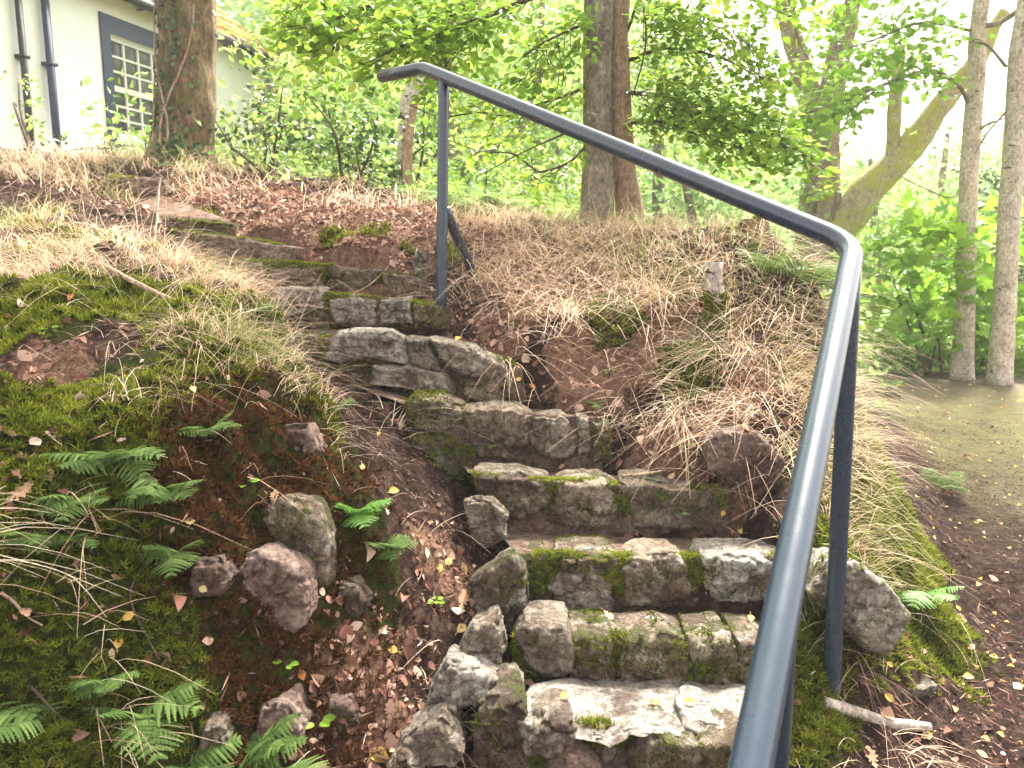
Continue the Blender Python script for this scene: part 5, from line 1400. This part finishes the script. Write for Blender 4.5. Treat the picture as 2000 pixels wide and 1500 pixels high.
shrub('holly_bush', 690, 390, 5.5, [(660,250,5.5,60),(700,310,5.5,60),(640,330,5.5,50),(720,230,5.5,40)], M_dark, 'dark glossy bush on the crest left of the snapped dead stem', dens=190, size=.042, L=.18, stems=6)
shrub('ivy_bush', 800, 400, 5.6, [(830,300,5.6,50),(800,350,5.6,50),(840,220,5.8,40)], M_dark, 'dark leafy clump around the foot of the leaning birch', dens=150, size=.05, L=.18)
shrub('hazel_shrub', 640, 390, 7.0, [(590,130,7,55),(640,180,7,90),(720,140,7,90),(600,260,7,80),(740,260,7.2,90)], M_midleaf, 'pale green shrub filling the space behind the dark bushes', dens=120, size=.075, L=.3, stems=6)
shrub('hazel_shrub', 950, 430, 6.4, [(930,330,6.4,80),(1010,390,6.4,70),(880,380,6.2,60),(1090,350,6.6,60),(1000,250,7,80)], M_beech, 'yellow-green shrub behind the bracken between handrail post and twin trees', dens=90, size=.055, L=.3, stems=6)
shrub('bramble', 60, 300, 6.0, [(22,150,6.5,22),(36,210,6.5,20),(60,265,6.3,16)], M_midleaf, 'thin yellowing creeper on the drainpipe of the cottage', dens=30, size=.045, L=.14, stems=3)
shrub('young_holly', 240, 330, 5.6, [(205,268,5.6,9),(150,282,5.6,10),(288,272,5.7,10),(110,300,5.5,9)], M_dark, 'spindly young holly shoots in front of the cottage wall', dens=34, size=.045, L=.12, stems=5, nl=5)
# sycamore saplings beyond the path
SY = [(1820,740,8.4,[(1760,480,8.2,70),(1830,520,8.2,80),(1720,560,8.2,60),(1860,600,8.2,60)],'sycamore sapling with big bright leaves left of the pale trunks'),
      (1740,735,9.3,[(1730,640,9.2,70),(1790,660,9.2,70),(1710,700,9.2,50)],'low bright sycamore sapling where the path disappears'),
      (1900,745,8.7,[(1930,640,8.6,60),(1870,690,8.6,50),(1960,700,8.6,50),(1920,560,8.7,55)],'sycamore sapling growing between the two pale trunks'),
      (1990,750,9.2,[(1990,600,9.2,60),(1985,680,9,60),(2010,450,9.4,70),(1860,460,9.4,60)],'sycamore sapling behind the right-hand pale trunk')]
for k, (px, py, Y, bl, lab) in enumerate(SY):
    shrub('sycamore_sapling', px, py, Y, bl, M_maple, lab, 'sapling', dens=60, size=.17, L=.35, nl=6, T=MAPLE, stems=5, flat=.35, group='sycamore saplings beyond the path')

# middle-distance trees, each its own crown and trunk
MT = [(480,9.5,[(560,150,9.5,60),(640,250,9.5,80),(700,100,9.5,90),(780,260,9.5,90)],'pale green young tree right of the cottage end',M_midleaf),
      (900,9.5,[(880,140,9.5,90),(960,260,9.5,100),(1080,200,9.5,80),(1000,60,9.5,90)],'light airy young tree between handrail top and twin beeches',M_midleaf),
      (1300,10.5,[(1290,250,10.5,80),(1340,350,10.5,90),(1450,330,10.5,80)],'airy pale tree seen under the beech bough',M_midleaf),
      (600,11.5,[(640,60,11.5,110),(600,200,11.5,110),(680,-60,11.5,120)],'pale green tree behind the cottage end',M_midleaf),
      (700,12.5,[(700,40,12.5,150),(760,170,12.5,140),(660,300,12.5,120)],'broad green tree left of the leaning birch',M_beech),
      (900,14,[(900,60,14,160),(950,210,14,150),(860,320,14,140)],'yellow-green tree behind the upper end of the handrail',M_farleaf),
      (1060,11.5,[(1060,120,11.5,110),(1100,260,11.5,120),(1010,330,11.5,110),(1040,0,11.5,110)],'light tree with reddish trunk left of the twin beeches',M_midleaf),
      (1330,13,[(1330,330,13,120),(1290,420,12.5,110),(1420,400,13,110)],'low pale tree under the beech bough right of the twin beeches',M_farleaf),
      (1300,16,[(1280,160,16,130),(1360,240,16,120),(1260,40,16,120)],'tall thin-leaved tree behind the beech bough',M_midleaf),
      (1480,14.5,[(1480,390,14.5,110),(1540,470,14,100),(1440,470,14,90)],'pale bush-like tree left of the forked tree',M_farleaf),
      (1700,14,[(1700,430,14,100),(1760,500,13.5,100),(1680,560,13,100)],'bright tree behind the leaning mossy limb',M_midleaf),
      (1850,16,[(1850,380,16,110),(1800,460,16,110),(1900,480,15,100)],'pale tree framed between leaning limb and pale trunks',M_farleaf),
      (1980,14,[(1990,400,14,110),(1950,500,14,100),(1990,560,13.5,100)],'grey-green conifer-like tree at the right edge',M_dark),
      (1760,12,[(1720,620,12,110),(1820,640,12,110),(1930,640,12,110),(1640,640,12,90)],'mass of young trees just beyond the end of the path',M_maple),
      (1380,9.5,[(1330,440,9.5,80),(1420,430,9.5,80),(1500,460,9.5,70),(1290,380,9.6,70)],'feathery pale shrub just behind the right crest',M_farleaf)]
for k, (px, Y, bl, lab, lm) in enumerate(MT):
    b = base(px, 500, Y); tp = W(bl[0][0], max(-200, bl[0][1] - 120), Y)
    B = [px_blob(*q) for q in bl]
    lim = [([b * .55 + tp * .45, B[j % len(B)][0]], [.05, .02], M_bark_dark) for j in range(1, 3)]
    make_tree('woodland_tree', [b, b * .5 + tp * .5 + rng.normal(0, .12, 3), tp], [.13, .09, .04], M_bark_tan if k % 2 else M_bark_dark, lab, limbs=lim, crown=B, leafmat=lm, dens=38, L=.6, nl=12, size=.125, T=LEAF4, group='trees of the wood behind the bank', seed=k, flat=.5, seg=12)

# the far wood reads as one mass
n = 9500
ppx = rng.uniform(-200, 2300, n); sky_y = np.interp(ppx, [-200, 300, 480, 900, 1180, 1300, 1420, 1560, 1650, 1800, 1900, 2300], [-60, -100, -200, -250, -120, 90, 230, 300, 330, 360, 330, 250])
yy = rng.uniform(20, 42, n); fy = rng.random(n); ppy = sky_y + fy ** 1.1 * (640 - sky_y) + rng.normal(0, 22, n)
Cn = np.array([W(a, b_, c_) for a, b_, c_ in zip(ppx, ppy, yy)])
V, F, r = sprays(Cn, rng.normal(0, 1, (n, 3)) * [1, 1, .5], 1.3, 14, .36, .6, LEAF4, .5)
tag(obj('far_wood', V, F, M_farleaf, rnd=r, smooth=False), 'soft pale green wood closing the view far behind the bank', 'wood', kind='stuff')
# rough herbage on the falling ground behind the crest
n = 9000
x = rng.uniform(-3, 9, n); y = rng.uniform(5.3, 14, n); k = (x < path_edge(y) - .1) | (y > 8.3)
x, y = x[k], y[k]; z = gz(x, y)
V, F, r = sprays(np.stack([x, y, z + rng.random(len(x)) ** 2 * .55], 1), rng.normal(0, 1, (len(x), 3)) * [1, 1, .6], .3, 7, .075, .6, LEAF4, .5)
tag(obj('undergrowth', V, F, M_midleaf, rnd=r, smooth=False), 'low green undergrowth on the ground behind the crest and past the path', 'undergrowth', kind='stuff')

# ------------------------------------------------------------------ haze volume added to soften and brighten the backdrop
m = MB(); m.box((-170, -60, -40), (170, 330, 60))
hz = m.build('haze', plain_mat('haze', (1, 1, 1)), smooth=False)
hm = hz.data.materials[0]; nt = hm.node_tree
for l in list(nt.nodes['Material Output'].inputs['Surface'].links): nt.links.remove(l)
pv = nt.nodes.new('ShaderNodeVolumePrincipled'); pv.inputs['Color'].default_value = (1, 1, .97, 1); pv.inputs['Density'].default_value = .0038
nt.links.new(pv.outputs[0], nt.nodes['Material Output'].inputs['Volume'])
tag(hz, 'thin pale haze added to soften the wood behind', 'haze', kind='stuff')
